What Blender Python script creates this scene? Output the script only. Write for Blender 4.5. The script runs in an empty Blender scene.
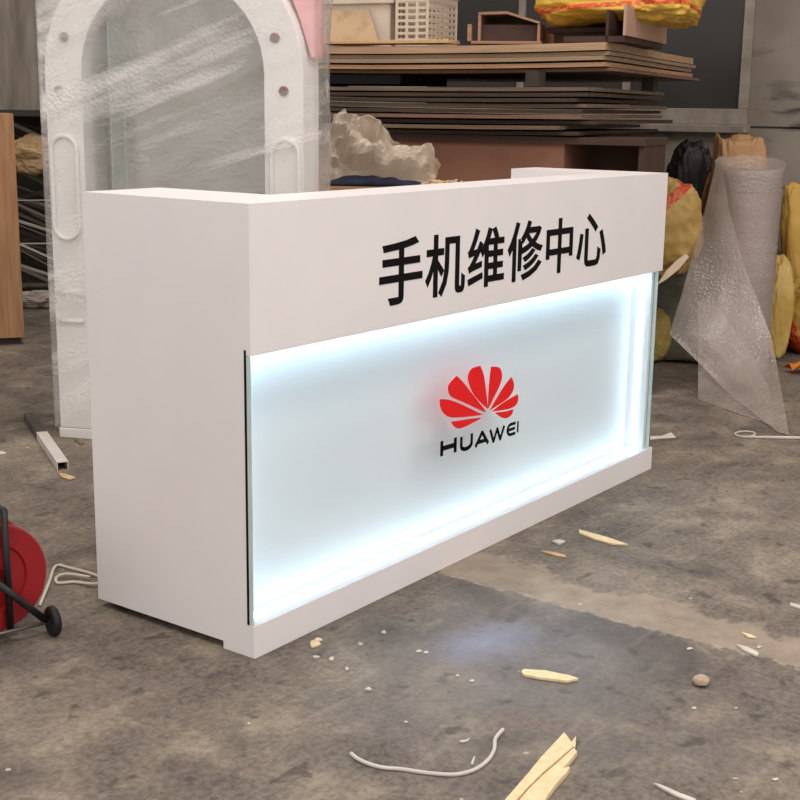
import bpy, bmesh, math, random
from mathutils import Vector, Matrix, noise
random.seed(7)
SC = bpy.context.scene
COL = SC.collection
PI = math.pi

# ------------------------------------------------------------------ camera
CAM = Vector((-2.0767, -1.9215, 1.2552))
ROT = Matrix(((0.59155, 0.1694, -0.78827), (-0.80616, 0.14035, -0.57481), (0.01326, 0.9755, 0.21959)))
FPX = 1297.97
cd = bpy.data.cameras.new('camera'); cam = bpy.data.objects.new('camera', cd); COL.objects.link(cam)
cam.matrix_world = Matrix.Translation(CAM) @ ROT.to_4x4()
cd.sensor_width = 36; cd.lens = FPX / 800 * 36; cd.clip_end = 100
SC.camera = cam
def ray(px, py): return ROT @ Vector(((px - 400) / FPX, -(py - 400) / FPX, -1))
def at(px, py, d): return CAM + ray(px, py) * d           # survey helper: a point at a known distance
def onfloor(px, py, z=0.0):
    r = ray(px, py); return CAM + r * ((z - CAM.z) / r.z)

SC.view_settings.view_transform = 'Standard'; SC.view_settings.look = 'None'
SC.view_settings.gamma = 1; SC.view_settings.use_curve_mapping = False
SC.view_settings.exposure = 0.15

# ------------------------------------------------------------------ materials
def lin(c):
    def f(v):
        v /= 255
        return v / 12.92 if v <= .04045 else ((v + .055) / 1.055) ** 2.4
    return (f(c[0]), f(c[1]), f(c[2]), 1)
def N(nt, t, **k):
    n = nt.nodes.new(t)
    for a, b in k.items(): setattr(n, a, b)
    return n
def mat(name, c1, c2=None, rough=.6, scale=8, bump=0, bscale=40, metal=0, stretch=(1, 1, 1), detail=4, spec=.4, contrast=(.35, .65)):
    m = bpy.data.materials.new(name); m.use_nodes = True; nt = m.node_tree; b = nt.nodes['Principled BSDF']
    b.inputs['Roughness'].default_value = rough; b.inputs['Metallic'].default_value = metal
    b.inputs['Specular IOR Level'].default_value = spec
    tc = N(nt, 'ShaderNodeTexCoord'); mp = N(nt, 'ShaderNodeMapping'); mp.inputs['Scale'].default_value = stretch
    nt.links.new(tc.outputs['Object'], mp.inputs['Vector'])
    nz = N(nt, 'ShaderNodeTexNoise'); nz.inputs['Scale'].default_value = scale; nz.inputs['Detail'].default_value = detail
    nt.links.new(mp.outputs[0], nz.inputs['Vector'])
    cr = N(nt, 'ShaderNodeValToRGB'); cr.color_ramp.elements[0].position = contrast[0]; cr.color_ramp.elements[1].position = contrast[1]
    cr.color_ramp.elements[0].color = lin(c1); cr.color_ramp.elements[1].color = lin(c2 or c1)
    nt.links.new(nz.outputs['Fac'], cr.inputs['Fac']); nt.links.new(cr.outputs['Color'], b.inputs['Base Color'])
    if bump:
        n2 = N(nt, 'ShaderNodeTexNoise'); n2.inputs['Scale'].default_value = bscale; n2.inputs['Detail'].default_value = 3
        nt.links.new(mp.outputs[0], n2.inputs['Vector'])
        bp = N(nt, 'ShaderNodeBump'); bp.inputs['Strength'].default_value = bump; bp.inputs['Distance'].default_value = .01
        nt.links.new(n2.outputs['Fac'], bp.inputs['Height']); nt.links.new(bp.outputs[0], b.inputs['Normal'])
    return m
def emat(name, c, s):
    m = bpy.data.materials.new(name); m.use_nodes = True; nt = m.node_tree
    b = nt.nodes['Principled BSDF']; b.inputs['Base Color'].default_value = lin(c)
    b.inputs['Emission Color'].default_value = lin(c); b.inputs['Emission Strength'].default_value = s
    return m
def front(nt, fr):
    # the reflection of a thin sheet, the same from both of its sides
    g = N(nt, 'ShaderNodeNewGeometry'); m = N(nt, 'ShaderNodeMix', data_type='FLOAT')
    nt.links.new(g.outputs['Backfacing'], m.inputs[0]); nt.links.new(fr.outputs[0], m.inputs[2]); m.inputs[3].default_value = .03
    return m.outputs[0]
def film_mat(name, c, opacity, rough=.25, bumps=True, bscale=90, bstr=.35, trans=.35, streak=0):
    """thin plastic film: part clear, part milky, with gloss; bubble bumps"""
    m = bpy.data.materials.new(name); m.use_nodes = True; nt = m.node_tree; nt.nodes.remove(nt.nodes['Principled BSDF'])
    out = nt.nodes['Material Output']
    tr = N(nt, 'ShaderNodeBsdfTransparent'); tr.inputs[0].default_value = (.97, .97, .97, 1)
    df = N(nt, 'ShaderNodeBsdfDiffuse'); df.inputs[0].default_value = lin(c)
    tl = N(nt, 'ShaderNodeBsdfTranslucent'); tl.inputs[0].default_value = lin(c)
    gl = N(nt, 'ShaderNodeBsdfGlossy'); gl.inputs['Roughness'].default_value = rough
    m1 = N(nt, 'ShaderNodeMixShader'); m1.inputs[0].default_value = trans
    nt.links.new(df.outputs[0], m1.inputs[1]); nt.links.new(tl.outputs[0], m1.inputs[2])
    m2 = N(nt, 'ShaderNodeMixShader')
    tc = N(nt, 'ShaderNodeTexCoord')
    nz = N(nt, 'ShaderNodeTexNoise'); nz.inputs['Scale'].default_value = 3.5; nz.inputs['Detail'].default_value = 5
    nt.links.new(tc.outputs['Object'], nz.inputs['Vector'])
    mr = N(nt, 'ShaderNodeMapRange'); mr.inputs['From Min'].default_value = .3; mr.inputs['From Max'].default_value = .7
    mr.inputs['To Min'].default_value = max(0, opacity - .12); mr.inputs['To Max'].default_value = min(1, opacity + .12)
    nt.links.new(nz.outputs['Fac'], mr.inputs['Value']); fac = mr.outputs[0]
    if streak:   # doubled folds of the film running up to the right
        mp = N(nt, 'ShaderNodeMapping'); mp.vector_type = 'TEXTURE'; mp.inputs['Rotation'].default_value = (0, math.radians(-20), 0); mp.inputs['Scale'].default_value = (1.9, 1, .2)
        nt.links.new(tc.outputs['Object'], mp.inputs['Vector'])
        n2 = N(nt, 'ShaderNodeTexNoise'); n2.inputs['Scale'].default_value = 1.5; n2.inputs['Detail'].default_value = 4; n2.inputs['Distortion'].default_value = .5
        nt.links.new(mp.outputs[0], n2.inputs['Vector'])
        r2 = N(nt, 'ShaderNodeMapRange'); r2.inputs['From Min'].default_value = .5; r2.inputs['From Max'].default_value = .68; r2.inputs['To Max'].default_value = streak
        nt.links.new(n2.outputs['Fac'], r2.inputs['Value'])
        ad = N(nt, 'ShaderNodeMath', operation='ADD'); ad.use_clamp = True; nt.links.new(fac, ad.inputs[0]); nt.links.new(r2.outputs[0], ad.inputs[1]); fac = ad.outputs[0]
    nt.links.new(fac, m2.inputs[0])
    nt.links.new(tr.outputs[0], m2.inputs[1]); nt.links.new(m1.outputs[0], m2.inputs[2])
    m3 = N(nt, 'ShaderNodeMixShader'); fr = N(nt, 'ShaderNodeFresnel'); fr.inputs['IOR'].default_value = 1.45
    nt.links.new(front(nt, fr), m3.inputs[0]); nt.links.new(m2.outputs[0], m3.inputs[1]); nt.links.new(gl.outputs[0], m3.inputs[2])
    if bumps:
        vo = N(nt, 'ShaderNodeTexVoronoi'); vo.inputs['Scale'].default_value = bscale
        nt.links.new(tc.outputs['Object'], vo.inputs['Vector'])
        bp = N(nt, 'ShaderNodeBump'); bp.inputs['Strength'].default_value = bstr; bp.inputs['Distance'].default_value = .006
        nt.links.new(vo.outputs['Distance'], bp.inputs['Height'])
        for s in (df, gl, fr): nt.links.new(bp.outputs[0], s.inputs['Normal'])
    nt.links.new(m3.outputs[0], out.inputs[0]); return m
def glass_mat(name, tint=(.948, .972, .98)):
    m = bpy.data.materials.new(name); m.use_nodes = True; nt = m.node_tree; nt.nodes.remove(nt.nodes['Principled BSDF'])
    tr = N(nt, 'ShaderNodeBsdfTransparent'); tr.inputs[0].default_value = (*tint, 1)
    gl = N(nt, 'ShaderNodeBsdfGlossy'); gl.inputs['Roughness'].default_value = .03
    fr = N(nt, 'ShaderNodeFresnel'); fr.inputs['IOR'].default_value = 1.35
    mx = N(nt, 'ShaderNodeMixShader'); nt.links.new(front(nt, fr), mx.inputs[0]); nt.links.new(tr.outputs[0], mx.inputs[1]); nt.links.new(gl.outputs[0], mx.inputs[2])
    nt.links.new(mx.outputs[0], nt.nodes['Material Output'].inputs[0]); return m

WHITE = mat('white_laminate', (236, 229, 228), (240, 233, 232), rough=.35, scale=3)
WHITE2 = mat('white_inner_board', (250, 251, 252), (252, 253, 254), rough=.5, scale=3)
BLACKV = mat('black_vinyl', (12, 9, 10), rough=.7, spec=.15)
RUBBER = mat('black_rubber', (22, 21, 22), (30, 29, 30), rough=.6)
GLASS = glass_mat('clear_glass')
GEDGE = mat('glass_edge_green', (190, 208, 202), (204, 220, 214), rough=.2)
LED = emat('led_light', (204, 236, 255), 8); LEDS = emat('led_light_soft', (204, 236, 255), 4)

def floor_mat():
    m = bpy.data.materials.new('worn_concrete'); m.use_nodes = True; nt = m.node_tree; b = nt.nodes['Principled BSDF']; L = nt.links.new
    tc = N(nt, 'ShaderNodeTexCoord'); co = tc.outputs['Object']
    def noi(s, d=6, r=.6, dist=0, loc=(0, 0, 0)):
        mp = N(nt, 'ShaderNodeMapping'); mp.inputs['Location'].default_value = loc; L(co, mp.inputs['Vector'])
        n = N(nt, 'ShaderNodeTexNoise'); n.inputs['Scale'].default_value = s; n.inputs['Detail'].default_value = d
        n.inputs['Roughness'].default_value = r; n.inputs['Distortion'].default_value = dist; L(mp.outputs[0], n.inputs['Vector']); return n.outputs['Fac']
    def ramp(fac, *st):
        r = N(nt, 'ShaderNodeValToRGB'); e = r.color_ramp.elements
        while len(e) < len(st): e.new(.5)
        for k, (p, c) in enumerate(st): e[k].position = p; e[k].color = lin(c) if len(c) == 3 and max(c) > 1 else (*c, 1)
        L(fac, r.inputs['Fac']); return r.outputs['Color']
    def mix(f, a, c, mode='MIX'):
        x = N(nt, 'ShaderNodeMix', data_type='RGBA', blend_type=mode)
        if isinstance(f, float): x.inputs[0].default_value = f
        else: L(f, x.inputs[0])
        for s, v in ((6, a), (7, c)):
            if isinstance(v, tuple): x.inputs[s].default_value = lin(v)
            else: L(v, x.inputs[s])
        return x.outputs[2]
    def math_(op, a, c=None, cl=False):
        x = N(nt, 'ShaderNodeMath', operation=op); x.use_clamp = cl
        for s, v in ((0, a), (1, c)):
            if v is None: continue
            if isinstance(v, (int, float)): x.inputs[s].default_value = v
            else: L(v, x.inputs[s])
        return x.outputs[0]
    K = [(0, 0, 0), (1, 1, 1)]
    base = ramp(noi(1.6, 9, .68, .6), (.34, (72, 62, 54)), (.45, (106, 94, 82)), (.55, (132, 118, 102)), (.67, (168, 152, 131)))
    fine = ramp(noi(5.5, 10, .7, .25, (3, 1, 0)), (.36, (62, 54, 50)), (.46, (100, 91, 86)), (.54, (122, 111, 99)), (.66, (172, 158, 138)))
    c = mix(.6, base, fine)
    grit = ramp(noi(60, 6, .75, 0, (4, 4, 0)), (.4, (60, 52, 47)), (.6, (170, 157, 142)))
    c = mix(.26, c, grit)
    # smoother bluish-grey polished patch in front of the counter and on to the right
    sep = N(nt, 'ShaderNodeSeparateXYZ'); L(co, sep.inputs[0]); X, Y = sep.outputs[0], sep.outputs[1]
    dx = math_('MULTIPLY', math_('SUBTRACT', X, .42), 1.9); dy = math_('MULTIPLY', math_('ADD', Y, .5), 1.7)
    rr = math_('SQRT', math_('ADD', math_('MULTIPLY', dx, dx), math_('MULTIPLY', dy, dy)))
    patch = math_('SUBTRACT', 1.15, math_('ADD', rr, math_('MULTIPLY', math_('SUBTRACT', noi(3, 5, .6), .5), 1.6)), False)
    patch = math_('MULTIPLY', math_('MAXIMUM', patch, 0.0), 1.2, True)
    c = mix(math_('MULTIPLY', patch, .55), c, (101, 98, 100))
    # dark oily stains
    st = ramp(noi(2.3, 4, .55, 1.0, (5, 9, 0)), (.54, K[0]), (.66, K[1]))
    c = mix(math_('MULTIPLY', st, .5), c, (74, 66, 64))
    sp = ramp(noi(13, 4, .5, .3, (1, 7, 0)), (.62, K[0]), (.68, K[1]))
    c = mix(math_('MULTIPLY', sp, .6), c, (64, 56, 52))
    # the filled trench: a paler sandy strip of cement running out from the counter
    edge = math_('MULTIPLY', math_('SUBTRACT', noi(7, 6, .7), .5), .16)
    xe = math_('ADD', X, edge)
    s1 = math_('MULTIPLY', math_('SUBTRACT', xe, .735), 70, True)
    edge2 = math_('MULTIPLY', math_('SUBTRACT', noi(4, 6, .7, 0, (2, 2, 0)), .5), .5)
    s2 = math_('MULTIPLY', math_('SUBTRACT', .965, math_('ADD', X, edge2)), 25, True)
    s3 = math_('MULTIPLY', math_('SUBTRACT', .1, Y), 10, True)
    strip = math_('MULTIPLY', math_('MULTIPLY', s1, s2), s3)
    sc = ramp(noi(11, 7, .7), (.3, (134, 118, 102)), (.55, (158, 142, 124)), (.75, (172, 156, 138)))
    c = mix(math_('MULTIPLY', strip, .88), c, sc)
    # chipped dark-and-light line along the strip's edge
    ln = math_('SUBTRACT', 1, math_('MULTIPLY', math_('ABSOLUTE', math_('SUBTRACT', xe, .738)), 70), True)
    ln = math_('MULTIPLY', math_('MULTIPLY', ln, s3), ramp(noi(26, 3, .6), (.45, K[0]), (.6, K[1])))
    c = mix(math_('MULTIPLY', ln, .7), c, (186, 172, 152))
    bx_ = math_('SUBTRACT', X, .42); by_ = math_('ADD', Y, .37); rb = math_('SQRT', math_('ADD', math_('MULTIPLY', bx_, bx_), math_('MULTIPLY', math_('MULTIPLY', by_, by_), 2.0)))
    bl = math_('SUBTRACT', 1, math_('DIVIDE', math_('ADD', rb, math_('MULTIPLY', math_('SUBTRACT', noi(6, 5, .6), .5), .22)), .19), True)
    c = mix(math_('MULTIPLY', bl, .6), c, (146, 154, 182))  # soft blue spot: the lit panel's reflected glow painted into the floor colour
    # pale paint and plaster specks
    vo = N(nt, 'ShaderNodeTexVoronoi'); vo.inputs['Scale'].default_value = 9; L(co, vo.inputs['Vector'])
    sc_ = N(nt, 'ShaderNodeSeparateColor'); L(vo.outputs['Color'], sc_.inputs[0])
    rad = math_('MULTIPLY', math_('POWER', sc_.outputs[0], 6), .09)
    spk = math_('LESS_THAN', math_('ADD', vo.outputs['Distance'], math_('MULTIPLY', noi(40, 2), .05)), rad)
    c = mix(math_('MULTIPLY', spk, .75), c, (196, 188, 176))
    # scuffed pale scratches
    mp = N(nt, 'ShaderNodeMapping'); mp.inputs['Scale'].default_value = (2.5, 16, 1); mp.inputs['Rotation'].default_value = (0, 0, .5); L(co, mp.inputs['Vector'])
    n = N(nt, 'ShaderNodeTexNoise'); n.inputs['Scale'].default_value = 1.5; n.inputs['Detail'].default_value = 7; L(mp.outputs[0], n.inputs['Vector'])
    scr = ramp(n.outputs['Fac'], (.58, K[0]), (.7, K[1]))
    c = mix(math_('MULTIPLY', scr, .22), c, (160, 150, 138))
    # faint magenta chalk line
    cl_ = math_('ABSOLUTE', math_('SUBTRACT', math_('SUBTRACT', X, 0.115), math_('MULTIPLY', math_('SUBTRACT', Y, -0.610), -0.044)))
    clm = math_('SUBTRACT', 1, math_('MULTIPLY', cl_, 90), True)
    clm = math_('MULTIPLY', clm, math_('MULTIPLY', math_('GREATER_THAN', Y, -0.782), math_('LESS_THAN', Y, -0.610)))
    c = mix(math_('MULTIPLY', math_('MULTIPLY', clm, noi(30, 2)), .45), c, (150, 70, 95))
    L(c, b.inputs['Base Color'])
    rg = N(nt, 'ShaderNodeMapRange'); rg.inputs['To Min'].default_value = .72; rg.inputs['To Max'].default_value = .34; L(patch, rg.inputs['Value'])
    L(rg.outputs[0], b.inputs['Roughness']); b.inputs['Specular IOR Level'].default_value = .35
    bp = N(nt, 'ShaderNodeBump'); bp.inputs['Strength'].default_value = .35; bp.inputs['Distance'].default_value = .01
    L(noi(22, 8, .7), bp.inputs['Height']); L(bp.outputs[0], b.inputs['Normal'])
    return m

# ------------------------------------------------------------------ builders
def obj(name, bm, m, parent=None, smooth=False, bevel=0):
    me = bpy.data.meshes.new(name)
    bmesh.ops.recalc_face_normals(bm, faces=bm.faces[:])
    bm.to_mesh(me); bm.free()
    if smooth:
        for p in me.polygons: p.use_smooth = True
    for k in (m if isinstance(m, (list, tuple)) else [m]): me.materials.append(k)
    o = bpy.data.objects.new(name, me); COL.objects.link(o)
    if parent: o.parent = parent
    if bevel:
        b = o.modifiers.new('bevel', 'BEVEL'); b.width = bevel; b.segments = 2; b.limit_method = 'ANGLE'
    return o
def tag(o, label, cat, group=None, kind=None):
    o['label'] = label; o['category'] = cat
    if group: o['group'] = group
    if kind: o['kind'] = kind
    return o
def thing(name, label, cat, loc=(0, 0, 0), rz=0, group=None):
    o = bpy.data.objects.new(name, None); COL.objects.link(o); o.empty_display_size = .1
    o.location = loc; o.rotation_euler = (0, 0, rz); return tag(o, label, cat, group)
def struct(name, bm, m): o = obj(name, bm, m); o['kind'] = 'structure'; return o
def box(bm, x0, x1, y0, y1, z0, z1, mi=0):
    v = [bm.verts.new((x, y, z)) for z in (z0, z1) for y in (y0, y1) for x in (x0, x1)]
    for f in ((0, 2, 3, 1), (4, 5, 7, 6), (0, 1, 5, 4), (2, 6, 7, 3), (0, 4, 6, 2), (1, 3, 7, 5)):
        q = bm.faces.new([v[k] for k in f]); q.material_index = mi
    return v
def B(*a):
    bm = bmesh.new(); box(bm, *a); return bm
def prism(bm, pts, d, mi=0):
    """polygon of 3-D points swept along vector d"""
    d = Vector(d); a = [bm.verts.new(p) for p in pts]; b = [bm.verts.new(Vector(p) + d) for p in pts]; n = len(pts)
    bm.faces.new(a).material_index = mi; bm.faces.new(b[::-1]).material_index = mi
    for i in range(n): bm.faces.new((a[i], a[(i + 1) % n], b[(i + 1) % n], b[i])).material_index = mi
def tube(bm, pts, r, seg=8, cyc=False, cap=True):
    pts = [Vector(p) for p in pts]; n = len(pts); rings = []
    rr = r if callable(r) else (lambda t: r)
    up = None
    for i, p in enumerate(pts):
        if cyc: t = pts[(i + 1) % n] - pts[i - 1]
        else: t = pts[min(i + 1, n - 1)] - pts[max(i - 1, 0)]
        t.normalize()
        if up is None: up = t.orthogonal().normalized()
        up = (up - t * up.dot(t)).normalized(); w = t.cross(up)
        R = rr(i / max(1, n - 1))
        rings.append([bm.verts.new(p + (up * math.cos(a) + w * math.sin(a)) * R) for a in [2 * PI * k / seg for k in range(seg)]])
    for i in range(n if cyc else n - 1):
        a, b = rings[i], rings[(i + 1) % n]
        for k in range(seg): bm.faces.new((a[k], a[(k + 1) % seg], b[(k + 1) % seg], b[k]))
    if not cyc and cap: bm.faces.new(rings[0][::-1]); bm.faces.new(rings[-1])
def lathe(bm, prof, seg=48, M=None):
    """profile of (r, z) turned about z, then placed by matrix M"""
    M = M or Matrix(); rings = []
    for r, z in prof: rings.append([bm.verts.new(M @ Vector((r * math.cos(2 * PI * k / seg), r * math.sin(2 * PI * k / seg), z))) for k in range(seg)])
    for a, b in zip(rings, rings[1:]):
        for k in range(seg): bm.faces.new((a[k], a[(k + 1) % seg], b[(k + 1) % seg], b[k]))
    for rg in (rings[0], rings[-1]):
        if (rg[0].co - rg[seg // 2].co).length > 1e-5: bm.faces.new(rg)
def spline(pts, n=8):
    pts = [Vector(p) for p in pts]; out = []
    for i in range(len(pts) - 1):
        p0, p1, p2, p3 = pts[max(i - 1, 0)], pts[i], pts[i + 1], pts[min(i + 2, len(pts) - 1)]
        for k in range(n):
            t = k / n; out.append(.5 * ((2 * p1) + (p2 - p0) * t + (2 * p0 - 5 * p1 + 4 * p2 - p3) * t * t + (3 * p1 - p0 - 3 * p2 + p3) * t ** 3))
    return out + [pts[-1]]
def grid(bm, nu, nv, f, mi=0):
    V = [[bm.verts.new(f(i / nu, j / nv)) for j in range(nv + 1)] for i in range(nu + 1)]
    for i in range(nu):
        for j in range(nv): bm.faces.new((V[i][j], V[i + 1][j], V[i + 1][j + 1], V[i][j + 1])).material_index = mi
    return V
def ridged(p): return 1 - abs(noise.noise(p)) * 2
def rel(o, bm):
    """express a mesh given in world coordinates in the frame of the thing o"""
    Mi = (Matrix.Translation(o.location) @ o.rotation_euler.to_matrix().to_4x4()).inverted()
    bmesh.ops.transform(bm, matrix=Mi, verts=bm.verts[:]); return bm
def centred(name, bm, m, smooth=False, bevel=0):
    """one-mesh thing: origin moved to the middle of its base"""
    vs = [v.co for v in bm.verts]; lo = [min(v[k] for v in vs) for k in range(3)]; hi = [max(v[k] for v in vs) for k in range(3)]
    c = Vector(((lo[0] + hi[0]) / 2, (lo[1] + hi[1]) / 2, lo[2])); bmesh.ops.translate(bm, vec=-c, verts=bm.verts[:])
    o = obj(name, bm, m, None, smooth, bevel); o.location = c; return o
# ------------------------------------------------------------------ the setting
XW, YW, ZC = 5.45, 8.3, 5.2
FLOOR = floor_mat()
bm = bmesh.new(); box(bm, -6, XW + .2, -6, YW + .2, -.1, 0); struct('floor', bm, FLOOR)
def wall_mat():
    m = mat('stained_plaster_wall', (126, 116, 106), (156, 144, 133), rough=.85, scale=1.4, detail=8, bump=.15, bscale=18, spec=.2)
    nt = m.node_tree; b = nt.nodes['Principled BSDF']; L = nt.links.new
    src = b.inputs['Base Color'].links[0].from_socket
    tc = N(nt, 'ShaderNodeTexCoord'); mp = N(nt, 'ShaderNodeMapping'); mp.inputs['Scale'].default_value = (1, 2.2, 7); L(tc.outputs['Object'], mp.inputs['Vector'])
    n = N(nt, 'ShaderNodeTexNoise'); n.inputs['Scale'].default_value = 1.1; n.inputs['Detail'].default_value = 5; n.inputs['Distortion'].default_value = .8; L(mp.outputs[0], n.inputs['Vector'])
    r = N(nt, 'ShaderNodeValToRGB'); r.color_ramp.elements[0].position = .57; r.color_ramp.elements[1].position = .68; L(n.outputs['Fac'], r.inputs['Fac'])
    # scrawled dark smears just above the joint in the wall
    sp = N(nt, 'ShaderNodeSeparateXYZ'); L(tc.outputs['Object'], sp.inputs[0])
    w = N(nt, 'ShaderNodeMapRange'); w.inputs['From Min'].default_value = 1.7; w.inputs['From Max'].default_value = 1.3; L(sp.outputs[2], w.inputs['Value'])
    mu = N(nt, 'ShaderNodeMath', operation='MULTIPLY'); L(r.outputs['Color'], mu.inputs[0]); L(w.outputs[0], mu.inputs[1])
    mu2 = N(nt, 'ShaderNodeMath', operation='MULTIPLY'); mu2.inputs[1].default_value = .85; L(mu.outputs[0], mu2.inputs[0])
    x = N(nt, 'ShaderNodeMix', data_type='RGBA'); x.inputs[7].default_value = lin((58, 52, 48)); L(mu2.outputs[0], x.inputs[0]); L(src, x.inputs[6])
    L(x.outputs[2], b.inputs['Base Color']); return m
WALL = wall_mat()
W0, W1, WZ0, WZ1 = 1.06, 5.75, 1.17, 3.2        # the window opening in the right-hand wall
bm = bmesh.new()
box(bm, XW, XW + .24, -6, W0, 1.178, ZC); box(bm, XW, XW + .24, W1, YW + .2, 1.178, ZC)
box(bm, XW, XW + .24, W0, W1, WZ1, ZC); box(bm, XW - .012, XW + .24, -6, YW + .2, 0, 1.165)
box(bm, XW + .03, XW + .24, -6, YW + .2, 1.165, 1.178)
struct('wall_right', bm, WALL)
bm = bmesh.new(); box(bm, -6, XW, YW, YW + .2, 0, ZC); struct('wall_back', bm, WALL)
bm = bmesh.new(); box(bm, -6, XW + .2, -1.2, YW + .2, ZC, ZC + .15); struct('ceiling', bm, mat('hall_ceiling', (150, 146, 140), rough=.9))
# window: frame, mullions, dark panes, sill
FRAME = mat('dusty_aluminium_frame', (138, 127, 115), (158, 147, 134), rough=.55, scale=12)
win = bpy.data.objects.new('window_1', None); COL.objects.link(win); win['kind'] = 'structure'
win['label'] = 'dark aluminium framed window in the wall behind the boards'
DARKGL = mat('dark_window_glass', (58, 57, 55), (64, 63, 61), rough=.3, scale=2, spec=.4)
PALEGL = mat('frosted_window_glass', (140, 132, 122), (160, 151, 141), rough=.6, scale=2, stretch=(1, 9, .3))
bm = bmesh.new()
box(bm, XW - .01, XW + .05, W0, W1, WZ0 + .012, WZ0 + .105)
box(bm, XW - .01, XW + .05, W0, W1, WZ1 - .08, WZ1)
box(bm, XW - .01, XW + .05, W0, W0 + .06, WZ0 + .105, WZ1 - .08)
box(bm, XW - .01, XW + .05, W1 - .06, W1, WZ0 + .105, WZ1 - .08)
o = obj('window_frame', bm, FRAME, win, bevel=.004)
ys = [W0, 1.86, 2.63, 3.4, 4.17, 4.95, W1]
for y in ys[1:-1]:
    bm = bmesh.new(); box(bm, XW - .006, XW + .046, y - .024, y + .024, WZ0 + .105, WZ1 - .08); obj('mullion', bm, FRAME, win, bevel=.003)
for k in range(6):
    bm = bmesh.new(); a = .06 if k == 0 else .024; c = .06 if k == 5 else .024
    box(bm, XW + .015, XW + .025, ys[k] + a, ys[k + 1] - c, WZ0 + .105, WZ1 - .08); obj('pane', bm, PALEGL if k in (3, 4) else DARKGL, win)
bm = bmesh.new(); box(bm, XW - .07, XW + .02, W0 - .02, W1 + .02, 1.135, WZ0 + .012); obj('window_sill', bm, FRAME, win, bevel=.006)

# ------------------------------------------------------------------ reception counter
W, D, H, ZF, ZP = 2.1, .54, 1.05, .716, .08
ctr = thing('reception_counter', 'long white reception counter with a lit front panel, black lettering and red emblem', 'counter')
bm = bmesh.new(); prism(bm, [(0, .165, ZF), (0, .003, ZF), (.003, 0, ZF), (W - .003, 0, ZF), (W, .003, ZF), (W, .165, ZF)], (0, 0, H - ZF)); obj('fascia', bm, WHITE, ctr)
bm = bmesh.new(); prism(bm, [(0, .1, .001), (0, .003, .001), (.003, 0, .001), (W - .003, 0, .001), (W, .003, .001), (W, .1, .001)], (0, 0, ZP - .001)); obj('plinth', bm, WHITE, ctr)
bm = bmesh.new(); prism(bm, [(0, .1, .02), (0, D, .02), (0, D, H), (0, .165, H), (0, .165, ZF), (0, .022, ZF), (0, .022, ZP), (0, .1, ZP)], (.018, 0, 0)); obj('side_panel', bm, WHITE, ctr)
bm = bmesh.new(); prism(bm, [(2.05, .016, ZP), (2.05, D, ZP), (2.05, D, ZF), (2.05, .016, ZF)], (.018, 0, 0)); obj('side_panel', bm, WHITE, ctr)
obj('cabinet_wing', B(.018, .25, .165, D - .0005, .02, H), WHITE, ctr)
bm = bmesh.new(); box(bm, 1.93, W, .165, .525, ZF, H); box(bm, 1.93, 2.05, .165, D, .02, ZF); obj('cabinet_wing', bm, WHITE, ctr)
obj('skid', B(.03, 2.04, .02, D - .03, 0, .02), BLACKV, ctr)
obj('light_box_back', B(.018, 2.05, .09, .1, ZP, ZF), WHITE2, ctr)
obj('desk_top', B(.25, 1.93, .165, .5, .71, .735), WHITE, ctr, bevel=.002)
obj('back_wall', B(.25, 1.93, .147, .1645, .02, .71), WHITE, ctr)
bm = bmesh.new(); box(bm, 0, 2.07, .002, .0155, ZP + .001, ZF - .001)
for f in bm.faces:
    if abs(f.normal.x) > .5 or abs(f.calc_center_median().x) < .001 or abs(f.calc_center_median().x - 2.07) < .001: f.material_index = 1
obj('front_glass', bm, [GLASS, GEDGE], ctr)
obj('gasket', B(-.001, .012, .0158, .0218, ZP + .001, ZF + .012), BLACKV, ctr)
for a, m in (((.03, 2.04, .045, .062, ZF - .010, ZF - .001), LED), ((.03, 2.04, .04, .054, ZP + .001, ZP + .006), LEDS), ((2.043, 2.049, .045, .06, ZP + .02, ZF - .02), LEDS), ((.019, .023, .045, .06, ZP + .02, ZF - .02), LEDS)):
    obj('led_strip', B(*a), m, ctr)
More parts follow.
